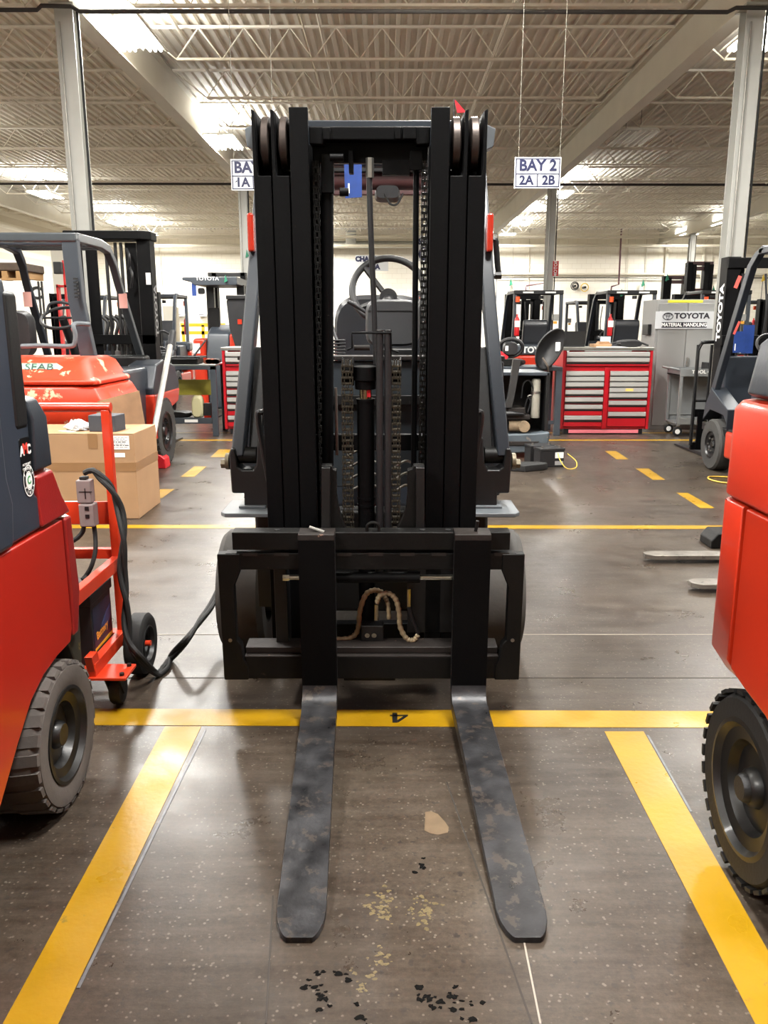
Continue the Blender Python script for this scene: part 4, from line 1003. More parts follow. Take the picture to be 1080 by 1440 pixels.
text('SFAB', .085, mat('marker', (40,60,54), .6), Matrix.Translation(((p.x+q.x)/2-.02, 6.727, 1.064)) @ Matrix.Rotation(R(58), 4, 'X'), tp, 0, sx=1.3)
MB().box(xc-.6, xc+.6, 7.4, 8.3, .35, 1.0).build('battery_compartment', dgrey, t, .04)
# front fender, dark upper and orange lower
MB().prism([(8.05,.42), (8.0,.80), (8.15,1.02), (8.45,1.06), (8.85,.98), (9.0,.80), (8.98,.72), (8.05,.70)], 'x', xc+.68, xc+.40).build('front_fender', dgrey, t, .03, seg=3)
MB().prism([(7.95,.30), (8.0,.74), (8.98,.74), (8.90,.60), (8.62,.56), (8.35,.58), (8.18,.5), (8.08,.30)], 'x', xc+.69, xc+.45).build('front_body_side', orange, t, .02, seg=3)
MB().box(xc-.68, xc-.45, 7.95, 8.9, .45, 1.02).build('front_fender', dgrey, t, .03)
for sx in (-1, 1):
    wh = wheel(t, (xc+sx*.60, 8.35, .34), .34, .2, rimbl, tyrek, sx, 'front_wheel', 32, .6); bolts(wh, (xc+sx*.67, 8.35, .34), .11, 8, sx*.02, black)
    wheel(t, (xc+sx*.50, 7.05, .26), .26, .18, rimbl, tyrek, sx, 'rear_wheel')
# roof guard
gx0, gx1 = -3.52, -2.60
lg = mat('guard_grey', (60,65,69), .3, .1, .1, 8, coat=.3)
zr = 2.15
MB().box(gx0, gx1, 7.15, 7.22, zr-.075, zr).build('roof_rear_bar', lg, t, .015)
MB().box(gx0+.05, gx1-.05, 7.42, 7.48, zr-.08, zr-.02).build('roof_bar', dgrey, t, .01)
for k in range(4): MB().box(gx0+.05, gx1-.05, 7.62+k*.16, 7.65+k*.16, zr-.06, zr-.02).build('roof_bar', black, t, .005)
for sx, gx in ((-1, gx0), (1, gx1)):
    f = [(gx, 7.2, zr-.035), (gx, 7.8, zr-.03), (gx, 8.02, zr-.06), (gx+.01*sx, 8.14, zr-.18), (gx+.02*sx, 8.22, zr-.35), (gx+.06*sx, 8.72, 1.02)]
    MB().loft([[(a-sx*.07, b, c-.04), (a, b, c-.04), (a, b+.02, c+.04), (a-sx*.07, b+.02, c+.04)] for a, b, c in f]).build('front_pillar', lg if sx > 0 else dgrey, t, .012)
    f = [(gx, 7.16, zr-.04), (gx, 7.2, 1.6), (gx+.05*sx, 7.3, .98)]
    MB().loft([[(a-sx*.13, b, c), (a, b, c), (a, b+.09, c), (a-sx*.13, b+.09, c)] for a, b, c in f]).build('rear_pillar', slate if sx > 0 else dgrey, t, .012)
mb = MB()
for k in range(6): mb.box(gx1-.045, gx1-.015, 7.14, 7.17, 1.62+k*.03, 1.635+k*.03)
mb.build('pillar_louvre', black, t, kind='stuff')
for px, py, Y in ((44, 420, 8.3), (177, 422, 8.35)):
    p = at(px, py, Y); MB().box(p.x-.04, p.x+.04, Y-.09, Y-.085, p.z-.08, p.z+.06).build('warning_label', mat('label_salmon', (226,170,160), .5), t)
# grab bar, seat, wheel
MB().tube(arc([at(30,487,7.0), at(60,486,7.0), at(98,487,7.0), at(105,482,7.0), at(106,470,7.0), at(103,458,7.0), at(110,455,7.1), at(125,456,7.2)], 3), .02, 8).build('grab_bar', mgrey, t)
MB().loft([sup(-3.43, 7.5, 1.31, .22, .20, 24, 5), sup(-3.43, 7.6, 1.32, .23, .21, 24, 5), sup(-3.42, 7.68, 1.32, .2, .19, 24, 5)]).build('seat_back', plastic, t)
MB().box(-3.5, -2.9, 7.6, 8.1, 1.0, 1.08).build('seat_cushion', plastic, t, .03)
for (px, py, a, b) in ((88, 447, .2, .12), ):
    c = at(px, py, 8.05); MB().tube([(c.x+.2*cos(u), c.y+.15*sin(u), c.z+.10*sin(u)) for u in [2*pi*k/28 for k in range(28)]], .016, 8, True).tube([c-Vector((.19,0,0)), c+Vector((.19,0,0))], .012, 6).build('steering_wheel', plastic, t)
    MB().tube([c, (c.x, 8.4, .98)], .04, 10).build('steering_column', plastic, t)
MB().box(xc-.4, xc+.5, 8.4, 8.6, .9, 1.1).build('dash', black, t, .03)
MB().tube(arc([at(66,440,7.9), at(70,428,7.9), at(82,425,7.9), at(98,427,7.9)], 4), .014, 6).build('side_handle', lg, t)
# mast
for x0, x1, n in ((-3.36,-3.22,'outer_mast_rail'), (-3.2,-3.08,'inner_mast_rail'), (-2.78,-2.66,'inner_mast_rail'), (-2.64,-2.50,'outer_mast_rail')):
    y0_ = 9.0 if n[0] == 'o' else 9.05
    MB().prism([(x0, y0_), (x1, y0_), (x1, y0_+.02), ((x0+.02) if x0 < -3 else x1, y0_+.02), ((x0+.02) if x0 < -3 else x1, y0_+.18), (x0 if x0 < -3 else x1-.02, y0_+.18), (x0 if x0 < -3 else x1-.02, y0_+.02), (x0, y0_+.02)], 'z', .1, 2.30 if n[0] == 'o' else 2.25).build(n, railm, t, .003)
MB().prism([(-3.38, 8.92), (-2.58, 8.92), (-2.48, 9.0), (-2.48, 9.22), (-3.38, 9.22)], 'z', 2.27, 2.36).build('mast_top_tie', railm, t, .012)
MB().box(-3.36, -2.5, 9.0, 9.04, 1.2, 1.3).build('middle_cross_tie', railm, t, .004)
for x in (-2.98, -2.88, -2.82): MB().tube([(x, 9.05, .2), (x, 9.05, 2.25)], .018, 8).build('lift_cylinder', black, t)
text('TOYOTA', .13, mat('pale_print', (150,150,150), .5), face((-2.4985, 9.10, 1.55), '+x', pi/2), t, .004)
MB().box(-2.56, -2.51, 8.995, 8.999, 1.82, 1.94).build('serial_label', white, t)
for sx in (-1, 1): MB().prism([(9.3,.5), (9.34,.5), (9.34,.06), (10.3,.02), (10.3,0), (9.3,0)], 'x', xc+sx*.3-.06, xc+sx*.3+.06).build('fork', forkm, t, .002)
MB().box(xc-.5, xc+.5, 9.24, 9.30, .1, .2).build('carriage_lower_bar', railm, t, .004); MB().box(xc-.5, xc+.5, 9.24, 9.30, .42, .5).build('carriage_upper_bar', railm, t, .004)
for a, b in ((178, 350), (182, 375)):
    MB().tube(arc([at(a, b, 8.95), at(a+4, b+12, 8.9), at(a+2, b+30, 8.95)], 4), .015, 6).build('mast_hose', plastic, t)
# ---------------------------------------------------------------- battery cart
cart = mat('cart_orange', (196,54,24), .35, 0, .08, 8, .05, 120, c2=(150,40,26), thr=.68, coat=.3)
XA, XB, YP = -1.065, -1.56, 3.1
t = thing('battery_cart', 'orange steel battery cart on wheels beside the red left truck', 'cart', (-1.3, 3.0, 0))
MB().tube([(XB, YP, 1.085), (XA+.02, YP, 1.085)], .018, 14).build('push_bar', cart, t)
for x in (XA, XB):
    MB().bar((x, YP, .14), (x, YP, 1.075), .032, .032, (0,1,0)).build('upright', cart, t, .003)
    MB().box(x-.016, x+.016, 2.62, YP, .455, .505).build('side_rail', cart, t, .003)
    MB().box(x-.016, x+.016, 2.74, YP+.05, .15, .20).build('bottom_rail', cart, t, .003)
    MB().prism([(2.74,.17), (2.80,.17), (2.78,.235), (2.72,.235)], 'x', x-.014, x+.014).build('corner_gusset', cart, t, .002)
MB().box(XB, XA, YP+.0, YP+.012, .63, .72).build('cross_plate', cart, t, .002)
MB().box(XB, XA, YP+.0, YP+.03, .49, .53).build('cross_bar', cart, t, .002)
MB().box(XB, XA, YP-.02, YP+.03, .15, .19).build('cross_bar', cart, t, .002)
MB().box(XB, XA, 2.78, YP, .14, .15).build('tray', cart, t)
for x in (XA+.055, XB-.055):
    pl = MB().box(x-.07, x+.07, 2.73, 2.86, .140, .152).build('caster_plate', cart, t, .003)
    for a in (-.05, .05):
        for b in (-.042, .042): MB().cyl((x+a, 2.795+b, .152), (x+a, 2.795+b, .162), .009, 6).build('plate_bolt', black, pl)
    MB().prism([(2.77,.14), (2.86,.14), (2.86,.05), (2.83,.045)], 'x', x-.028, x-.022).build('caster_fork', blackworn, pl)
    MB().prism([(2.77,.14), (2.86,.14), (2.86,.05), (2.83,.045)], 'x', x+.022, x+.028).build('caster_fork', blackworn, pl)
    MB().lathe([(0,-.02), (.05,-.02), (.056,-.012), (.056,.012), (.05,.02), (0,.02)], (x, 2.845, .057), 'x', 24).build('caster_wheel', rubber, pl)
for x, s_ in ((-1.005, 1), (-1.62, -1)):
    wh = wheel(t, (x, 3.13, .125), .124, .07, black, rubber, s_, 'wheel', 0, .6)
    MB().cyl((x, 3.13, .125), (x+s_*.042, 3.13, .125), .012, 10).build('axle_end', cart, wh)
MB().cyl((-1.6, 3.13, .125), (-1.02, 3.13, .125), .012, 8).build('axle', black, t)
# car battery on the tray
t = thing('battery', 'black car battery with yellow and blue label on the orange cart', 'battery', (-1.2, 2.95, .15))
bt = MB().box(-1.36, -1.088, 2.84, 3.06, .152, .385).build('battery_case', plastic, t, .004)
MB().box(-1.365, -1.083, 2.83, 3.07, .385, .425).build('battery_lid', plastic, t, .004)
MB().prism([(2.86,.425), (3.0,.425), (3.0,.445), (2.88,.45)], 'x', -1.13, -1.09).build('terminal_cover', black, t, .002)
lb = MB().box(-1.0878, -1.0868, 2.855, 3.045, .19, .365).build('battery_label', mat('label_navy', (18,24,44), .4), t)
MB().prism([(2.855,.20), (3.045,.20), (3.045,.215), (2.855,.21)], 'x', -1.0868, -1.0862).build('label_stripe', mat('label_gold', (196,150,30), .4), lb)
MB().prism([(2.93,.27), (2.99,.25), (3.04,.28), (3.045,.33), (2.99,.31)], 'x', -1.0868, -1.0862).build('label_swoosh', mat('label_blue', (34,54,92), .4), lb)
text('Battery', .042, mat('label_orange', (214,140,50), .4), face((-1.0862, 2.94, .255), '+x', .1), lb, .001, ext=.0003)
# connector and cables
conn = mat('connector_grey', (124,112,110), .5, 0, .05, 10)
def con_at(px, py, Y=3.04): return at(px, py, Y)
a, b = con_at(109, 674), con_at(137, 739)
t = thing('battery_connector', 'grey two-part battery connector hanging on the orange cart post', 'connector', ((a.x+b.x)/2, 3.04, b.z))
m_ = con_at(120, 707)
MB().box(a.x, b.x-.006, 3.015, 3.06, m_.z+.002, a.z).build('connector_half', conn, t, .005)
MB().box(a.x+.004, b.x+.0, 3.01, 3.065, b.z, m_.z).build('connector_half', conn, t, .006)
MB().box(a.x+.012, b.x-.022, 3.022, 3.054, a.z, a.z+.012).build('cable_boot', rubber, t, .003)
for k in range(2): MB().box(a.x+.03, a.x+.045, 3.008, 3.011, b.z+.035+k*.03, b.z+.05+k*.03).build('contact_mark', black, t)
MB().box(a.x+.032, a.x+.036, 3.0135, 3.015, m_.z+.02, a.z-.03).box(a.x+.012, a.x+.06, 3.0135, 3.015, a.z-.045, a.z-.042).build('moulded_arrow', black, t)
def cable(name, label, pts, r=.011, twist=0, group='black battery cables'):
    P3 = arc(pts, 8); o = thing(name, label, 'cable', P3[0], 0)
    for k in ((0, 1) if twist else (0,)):
        q = [p+Vector((cos(i*.2+k*pi), sin(i*.2+k*pi), .3*cos(i*.3+k*pi)))*twist for i, p in enumerate(P3)] if twist else P3
        MB().tube([(a.x, a.y, max(a.z, r)) for a in q], r, 8).build('cable_strand', rubber, o)
    return o
f1 = gp(212, 941)
cable('charging_cable', 'twisted black cable from the grey connector over the floor to the middle truck', [at(122,664,3.04), at(131,662,3.05), at(145,674,3.03), at(158,690,3.03), at(168,715,3.035), at(174,755,3.0), at(172,800,2.99), at(177,840,2.97), at(178,875,2.95), at(183,905,2.93), at(197,926,2.92), gp(222,948,.014), gp(233,938,.012), gp(240,925,.014), at(262,900,3.15), at(282,872,3.3), at(300,846,3.5), Vector((-.755,3.8,.27)), Vector((-.71,3.97,.30)), Vector((-.66,4.1,.29))], .0105, .0095)
cable('connector_cable', 'short black cable drooping left from the grey connector', [at(118,739,3.04), at(116,748,3.04), at(108,757,3.03), at(95,764,3.03), at(80,768,3.05)], .009)
cable('connector_cable', 'short black cable hanging from the grey connector down to the battery', [at(132,739,3.04), at(134,755,3.04), at(134,775,3.02), at(129,795,3.0), at(122,808,3.0), at(116,815,2.98)], .009)
# ---------------------------------------------------------------- cardboard box and what lies on it
card = mat('cardboard', (158,124,90), .75, 0, .06, 5, .1, 60)
tape = mat('packing_tape', (138,104,70), .35, 0, .04, 6)
t = thing('cardboard_box', 'large taped cardboard box standing behind the orange battery cart', 'box', (-2.29, 6.16, 0))
x0, x1, y0, y1, zt = -2.75, -1.83, 5.87, 6.45, .632
MB().box(x0, x1, y0, y1, 0, zt-.004).build('box_body', card, t, .006)
xm_ = (y0+y1)/2
MB().box(x0, x1, y0, xm_-.001, zt-.004, zt).build('top_flap', card, t, .001); MB().box(x0, x1, xm_+.001, y1, zt-.004, zt).build('top_flap', card, t, .001)
MB().box(x0, x1+.002, y0-.002, y1, .355, .42).build('tape_band', tape, t)
a, b = at(123, 612, y0), at(138, 631, y0); MB().box(a.x, b.x, y0-.002, y0, b.z, zt).build('tape_end', tape, t)
a, b = at(155, 613, y0), at(182.5, 632, y0); lb = MB().box(a.x, b.x, y0-.0025, y0, b.z, a.z).build('shipping_label', white, t)
mb = MB()
random.seed(3)
for k in range(7):
    z = a.z-.012-k*.012; x = a.x+.008
    while x < b.x-.03:
        w_ = random.uniform(.008, .03); mb.box(x, x+w_, y0-.0032, y0-.0025, z, z+.003+.004*(k in (3, 5))); x += w_+.006
mb.build('printed_lines', mat('print_grey', (90,90,95), .6), lb, kind='stuff')
a, b = at(161, 637, y0), at(176, 643, y0); MB().box(a.x, b.x, y0-.0025, y0, b.z, a.z).build('small_label', white, t)
t = thing('foam_block', 'black rectangular block lying on top of the cardboard box', 'block', (-2.07, 6.1, zt))
MB().prism([(-2.19, 5.98), (-1.985, 5.95), (-1.965, 6.13), (-2.17, 6.16)], 'z', zt, zt+.12).build('block_body', mat('grey_black_foam', (58,60,66), .7, 0, .1, 20), t, .006)
t = thing('plastic_bag', 'crumpled clear white bag on the cardboard box beside the black block', 'bag', (-2.28, 6.1, zt))
bm = bmesh.new(); bmesh.ops.create_icosphere(bm, subdivisions=3, radius=1)
random.seed(5)
vs = [(-2.31+v.co.x*.09*random.uniform(.7,1.2), 6.08+v.co.y*.09*random.uniform(.7,1.2), zt+.004+max(0, (v.co.z+.4))*.05*random.uniform(.5,1.3)) for v in bm.verts]; fs = [[v.index for v in f.verts] for f in bm.faces]; bm.free()
MB().add(vs, fs).build('bag_film', mat('bag_film', (205,208,212), .2, 0, .15, 30, coat=.4), t, smooth=False)
MB().prism([(-2.42,5.99), (-2.30,5.90), (-2.26,5.93), (-2.38,6.03)], 'z', zt+.001, zt+.006).build('paper_slip', mat('cream_paper', (224,214,180), .6), t)
t = thing('plywood_sheet', 'brown plywood sheet leaning behind the cardboard box', 'board', (-2.1, 6.6, 0))
MB().loft([[(-2.36, 6.55, .45), (-1.93, 6.55, .45), (-1.93, 6.562, .45), (-2.36, 6.562, .45)], [(-2.33, 6.60, .80), (-1.99, 6.60, .885), (-1.99, 6.612, .885), (-2.33, 6.612, .80)]]).box(-2.36, -1.93, 6.548, 6.56, 0, .45).build('board_panel', mat('plywood', (128,98,70), .7, 0, .15, 9, .2, 40), t)
t = thing('metal_pipe', 'galvanised pipe with a black grip leaning by the wheel of the old truck', 'pipe', (-2.2, 7.3, 0))
b_ = gp(203, 682); tp_ = at(243, 467, 8.55); d_ = (tp_-b_)
MB().tube([b_+Vector((0,0,.01)), b_+d_*.90], .028, 14).build('pipe_tube', mat('galvanised', (186,184,178), .35, .5, .1, 12), t)
MB().tube([b_+d_*.90, tp_], .034, 14).build('pipe_grip', plastic, t)
a = gp(229, 657); t = thing('floor_jack', 'small red jack against the front wheel of the old truck', 'jack', a)
MB().prism([(a.x-.05, 0), (a.x+.06, 0), (a.x+.05, .10), (a.x-.03, .16)], 'y', a.y-.1, a.y+.08).build('jack_body', mat('jack_red', (190,30,40), .35), t, .01)
# ---------------------------------------------------------------- red tool cabinets
cred = mat('cabinet_red', (172,14,28), .35, 0, .03, 5, coat=.3)
alu = mat('drawer_aluminium', (182,180,176), .35, .35)
def cabinet(label, x0, x1, Y, lab2=True, split=.5, mirror=False):
    t = thing('tool_cabinet', label, 'cabinet', ((x0+x1)/2, Y, 0)); D = .68
    zz = lambda py: at(850, py, Y).z
    MB().box(x0, x1, Y+.03, Y+D, .07, 1.085).build('cabinet_body', cred, t, .006)
    MB().box(x0+.06, x1-.06, Y+.045, Y+D-.05, 0, .07).build('plinth', black, t)
    MB().box(x0+.12, x1-.12, Y+.02, Y+.03, .015, .06).build('kick_strip', mat('kick_pink', (226,120,130), .5), t)
    for a, b in ((x0, x0+.035), (x1-.035, x1)): MB().box(a, b, Y, Y+.03, .07, 1.085).build('corner_post', cred, t, .003)
    xs = x0+(x1-x0)*split; MB().box(xs-.028, xs+.028, Y+.003, Y+.03, .07, zz(517)).build('centre_post', cred, t, .003)
    MB().box(x0-.01, x1+.01, Y-.01, Y+D+.01, 1.085, 1.125).build('work_top', steel, t, .005)
    def drawer(a, b, ya, yb, tag=False):
        zt_, zb_ = zz(ya), zz(yb)
        d = MB().box(a+.008, b-.008, Y-.002, Y+.028, zb_+.004, zt_-.012).build('drawer', cred, t, .002)
        MB().prism([(Y-.004, zt_-.002), (Y-.022, zt_-.01), (Y-.024, zt_-.052), (Y-.012, zt_-.062), (Y-.004, zt_-.058)], 'x', a+.012, b-.012).build('handle', alu, d)
        MB().box(a+.012, b-.012, Y-.006, Y-.0025, zt_-.085, zt_-.062).build('grip_shadow_gap', black, d)
        if tag: MB().box((a+b)/2-.04, (a+b)/2+.06, Y-.0255, Y-.024, zt_-.045, zt_-.012).build('drawer_label', mat('amber_label', (240,200,110), .5), d)
    L_ = [494.6, 502.6, 521.5, 529.5, 537.2, 548, 558.5, 568.8, 584.2, 600]; Rr = [521.5, 529.5, 537.2, 545, 552.5, 563.2, 579, 600]
    drawer(x0+.035, x1-.035, L_[0], L_[1]); drawer(x0+.035, x1-.035, L_[1], 515)
    for a, b in zip(L_[2:], L_[3:]): drawer(x0+.035, xs-.028, a, b)
    for k, (a, b) in enumerate(zip(Rr, Rr[1:])): drawer(xs+.028, x1-.035, a, b, k == 3 and lab2)
    MB().box(x0+.28, x1-.28, Y+.0, Y-.003+.031, zz(494), zz(491.6)).build('title_strip', white, t)
    MB().cyl((x0+.06, Y-.002, zz(493)), (x0+.06, Y+.02, zz(493)), .018, 12).build('round_badge', white, t)
    MB().cyl((x1-.07, Y-.004, zz(493)), (x1-.07, Y+.02, zz(493)), .010, 10).build('key_lock', steel, t)
    return t
YC = 10.75
cabinet('wide red tool cabinet with many drawers on the right below the laptop', 2.27, 3.43, YC)
cabinet('red drawer cabinet beside the steel workbench left of the mast', -2.14, -1.0, YC, False)
zc_ = 1.1255
# laptop, papers, gloves on the right cabinet
p = at(809, 482, 11.1); t = thing('laptop', 'black laptop open with its back to us on the red cabinet', 'laptop', (p.x, 11.15, zc_))
MB().box(p.x-.16, p.x+.13, 11.10, 11.32, zc_, zc_+.018).build('laptop_base', plastic, t, .003)
MB().loft([[(p.x-.16, 11.10, zc_+.018), (p.x+.13, 11.10, zc_+.018), (p.x+.13, 11.11, zc_+.018), (p.x-.16, 11.11, zc_+.018)], [(p.x-.16, 11.05, zc_+.20), (p.x+.13, 11.05, zc_+.20), (p.x+.13, 11.058, zc_+.20), (p.x-.16, 11.058, zc_+.20)]]).build('laptop_lid', plastic, t)
p = at(848, 484, 10.9); t = thing('cardboard_tray', 'flat brown cardboard tray on the red cabinet beside the laptop', 'tray', (p.x, 10.95, zc_))
MB().box(p.x-.13, p.x+.10, 10.85, 11.1, zc_, zc_+.04).build('tray_body', card, t, .004); MB().prism([(p.x-.06, zc_+.04), (p.x-.04, zc_+.07), (p.x+.08, zc_+.07), (p.x+.1, zc_+.04)], 'y', 10.9, 11.05).build('tray_flap', card, t, .003)
t = thing('paper_sheet', 'white papers under the brown tray on the red cabinet', 'paper', (p.x+.05, 10.84, zc_))
MB().prism([(p.x-.12, 10.76), (p.x+.26, 10.77), (p.x+.24, 10.845), (p.x-.1, 10.845)], 'z', zc_, zc_+.006).build('sheet', white, t)
p = at(885, 482, 10.95); t = thing('tool_pouch', 'black crumpled tool pouch on the right end of the red cabinet', 'pouch', (p.x, 11, zc_))
MB().loft([sup(p.x, 10.85, zc_+.04, .14, .04, 16, 2.4), sup(p.x, 10.98, zc_+.05, .17, .05, 16, 2.4), sup(p.x, 11.1, zc_+.035, .1, .035, 16, 2.4)]).build('pouch_body', plastic, t)
MB().tube(arc([(p.x-.25, 10.88, zc_+.05), (p.x-.1, 10.86, zc_+.07), (p.x+.1, 10.88, zc_+.06), (p.x+.24, 10.92, zc_+.02)], 5), .013, 6).build('pouch_strap', plastic, t)
p = at(860, 470, 11.2); t = thing('clear_display', 'small white document stand behind the brown tray', 'display', (p.x, 11.3, zc_))
MB().box(p.x-.12, p.x+.02, 11.3, 11.31, zc_, zc_+.13).build('document_panel', mat('doc_blue_white', (196,206,216), .3), t)
# ---------------------------------------------------------------- grey storage cabinet with the sign
cg = mat('cabinet_grey', (132,132,130), .5, 0, .03, 3)
YG = 11.25; x0, x1 = 3.60, 4.47; ztg = at(960, 421, YG).z
t = thing('storage_cabinet', 'tall grey two-door storage cabinet with a TOYOTA MATERIAL HANDLING sign', 'cabinet', ((x0+x1)/2, YG+.3, 0))
MB().box(x0, x1, YG+.02, YG+.62, 0.0, ztg).build('cabinet_body', cg, t, .005)
xm2 = (x0+x1)/2-.02
for a, b in ((x0+.035, xm2-.003), (xm2+.003, x1-.10)):
    d = MB().box(a, b, YG+.002, YG+.022, .06, ztg-.05).build('door', cg, t, .003)
MB().box(xm2+.03, xm2+.055, YG-.03, YG+.0, .86, .98).build('door_handle', steel, t, .004)
a, b = at(940, 422, YG), at(989, 425.5, YG); MB().box(a.x, b.x, YG+.012, YG+.019, b.z, a.z).build('yellow_strip', mat('strip_yellow', (214,206,60), .5), t)
a, b = at(922.5, 438, YG-.01), at(1002.5, 462.5, YG-.01)
sg = MB().box(a.x, b.x, YG-.014, YG-.002, b.z, a.z).build('door_sign', signm, t, .001)
dk = mat('sign_dark', (34,32,42), .5)
ys = YG-.0155
def emb(cx, cz, rx, rz, w, n=32):
    mb = MB()
    for k in range(n):
        a, b = 2*pi*k/n, 2*pi*(k+1)/n
        mb.add([(cx+rx*cos(a), ys, cz+rz*sin(a)), (cx+rx*cos(b), ys, cz+rz*sin(b)), (cx+(rx-w)*cos(b), ys, cz+(rz-w)*sin(b)), (cx+(rx-w)*cos(a), ys, cz+(rz-w)*sin(a)),], [(0,1,2,3)])
    return mb
c = at(938.8, 445, YG); w_ = b.x-a.x
m1 = emb(c.x, c.z, .072, .050, .011)
for q in (emb(c.x, c.z+.018, .052, .017, .008), emb(c.x, c.z+.002, .020, .045, .008)): m1.add(q.v, q.f)
m1.build('oval_emblem', dk, sg, smooth=False)
c = at(972.5, 444.5, YG); text('TOYOTA', .098, dk, face((c.x, ys, c.z)), sg, .004, sx=1.16)
a, b = at(930, 453, YG), at(993, 460.8, YG); bx_ = MB().box(a.x, b.x, ys, ys+.002, b.z, a.z).build('dark_panel', dk, sg)
text('MATERIAL HANDLING', .066, white, face(((a.x+b.x)/2, ys-.0012, (a.z+b.z)/2)), sg, .0018, sx=.92)
bk = MB().box(x0-.05, x0-.002, YG+.18, YG+.42, at(900, 471, 11.5).z, at(900, 456, 11.5).z).build('side_holder', black, t, .006)
# items on top of it are the truck roofs far behind; tool cart stands in front
t = thing('tool_cart', 'grey steel TOOL CART on casters in front of the grey cabinet', 'cart', (4.15, 10.7, 0))
cgm = mat('cart_grey', (112,114,114), .45, 0, .05, 5)
x0, x1, y0, y1, zt_ = 3.72, 4.62, 10.5, 10.98, .865
for x in (x0, x1-.035):
    for y in (y0, y1-.035): MB().prism([(x, y), (x+.035, y), (x+.035, y+.035), (x, y+.035)], 'z', .14, zt_-.03).build('corner_leg', cgm, t, .003)
MB().box(x0-.01, x1+.01, y0-.005, y0+.003, zt_-.095, zt_).build('tray_front', cgm, t, .002)
MB().box(x0-.01, x1+.01, y0+.003, y1+.01, zt_-.09, zt_-.07).build('top_tray', cgm, t, .002)
MB().box(x0-.01, x0-.003, y0, y1, zt_-.09, zt_-.005).build('tray_side', cgm, t); MB().box(x0, x1, y1, y1+.008, zt_-.09, zt_).build('tray_back', cgm, t)
MB().box(x0, x1, y0, y1, .16, .175).box(x0, x1, y0-.004, y0+.004, .16, .245).box(x0, x1, y1-.004, y1+.004, .16, .245).build('lower_tray', cgm, t, .002)
MB().box(x0+.02, x1-.02, y1-.02, y1-.012, .24, .78).build('back_panel', cgm, t)
MB().tube(arc([(x0, y0+.05, zt_-.02), (x0-.09, y0+.05, zt_+.005), (x0-.11, (y0+y1)/2, zt_+.005), (x0-.09, y1-.05, zt_+.005), (x0, y1-.05, zt_-.02)], 4), .013, 8).build('push_handle', cgm, t)
text('TOOL CART', .06, white, face((x0+.32, y0-.0062, zt_-.04)), t, .002, sx=1.1)
for x in (x0+.03, x1-.05):
    for y in (y0+.06, y1-.08):
        w2 = MB().prism([(x-.02,.14), (x+.02,.14), (x+.02,.06), (x-.02,.06)], 'y', y-.003, y+.003).build('caster_bracket', steel, t)
        MB().lathe([(.012,-.014), (.05,-.014), (.06,-.01), (.06,.01), (.05,.014), (.012,.014)], (x, y, .061), 'y', 20).build('caster_wheel', rubber, w2)
        MB().lathe([(0,-.016), (.032,-.016), (.032,.016), (0,.016)], (x, y, .061), 'y', 16).build('caster_hub', white, w2)
t = thing('paper_sheet', 'loose white sheet on the left end of the tool cart', 'paper', (3.85, 10.6, zt_))
MB().prism([(3.80,10.52), (4.06,10.51), (4.03,10.66), (3.78,10.70)], 'z', zt_-.068, zt_-.064).build('sheet', white, t)
t = thing('bottle', 'small dark bottle among parts on the tool cart', 'bottle', (4.0, 10.8, zt_))
p = (4.02, 10.8); MB().lathe([(0,.0), (.022,.0), (.022,.09), (.012,.11), (.012,.13), (0,.13)], (p[0], p[1], zt_-.069), 'z', 14).build('bottle_body', steel, t)
t = thing('parts_box', 'long black parts box lying on the tool cart', 'box', (4.35, 10.8, zt_))
MB().box(4.12, 4.55, 10.7, 10.9, zt_-.069, zt_+.07).build('box_body', plastic, t, .005)
# ---------------------------------------------------------------- left workbench
t = thing('workbench', 'grey steel workbench with an olive beam, left of the red drawer cabinet', 'bench', (-2.7, 10.9, 0))
YW = 10.55; xl_, xr_ = -3.35, -2.19; zw = lambda py: at(280, py, YW).z
zt_ = zw(512.5)
MB().box(xl_, xr_, YW, YW+.7, zt_-.02, zt_).build('bench_top', mat('bench_steel', (140,142,138), .4, .5, .1, 6), t, .004)
MB().box(xl_, xr_, YW, YW+.05, zw(520), zt_-.02).build('front_rail', slate, t, .003)
for x in (xl_, xr_-.07):
    for y in (YW, YW+.64): MB().box(x, x+.07, y, y+.06, 0, zt_-.02).build('leg', slate, t, .003)
ol = mat('olive_beam', (112,104,26), .5, 0, .12, 7)
MB().prism([(YW+.30, zw(536)), (YW+.33, zw(536)), (YW+.28, zw(546)), (YW+.20, zw(557)), (YW+.17, zw(557)), (YW+.26, zw(546))], 'x', xl_, xr_-.07).build('olive_beam', ol, t)
MB().box(xl_, xr_-.07, YW+.01, YW+.05, zw(596), zw(588)).build('bottom_rail', slate, t, .003)
MB().box(xl_, xr_-.07, YW+.05, YW+.62, zw(592), zw(590)).build('bottom_shelf', slate, t)
for a, b in ((-3.0, -2.85), (-2.62, -2.45)): MB().box(a, b, YW+.008, YW+.01, zw(594), zw(590)).build('rail_label', white, t)
zs = zw(590)
def blob(name, cat, label, x, y, z, a, b, c, m, ex=2.6, n=18):
    t = thing(name, label, cat, (x, y, z))
    MB().loft([sup(x, y-b, z+c, a*.75, c*.8, n, ex), sup(x, y-b*.5, z+c, a, c, n, ex), sup(x, y+b*.5, z+c, a, c, n, ex), sup(x, y+b, z+c, a*.75, c*.8, n, ex)]).build(name+'_body', m, t); return t
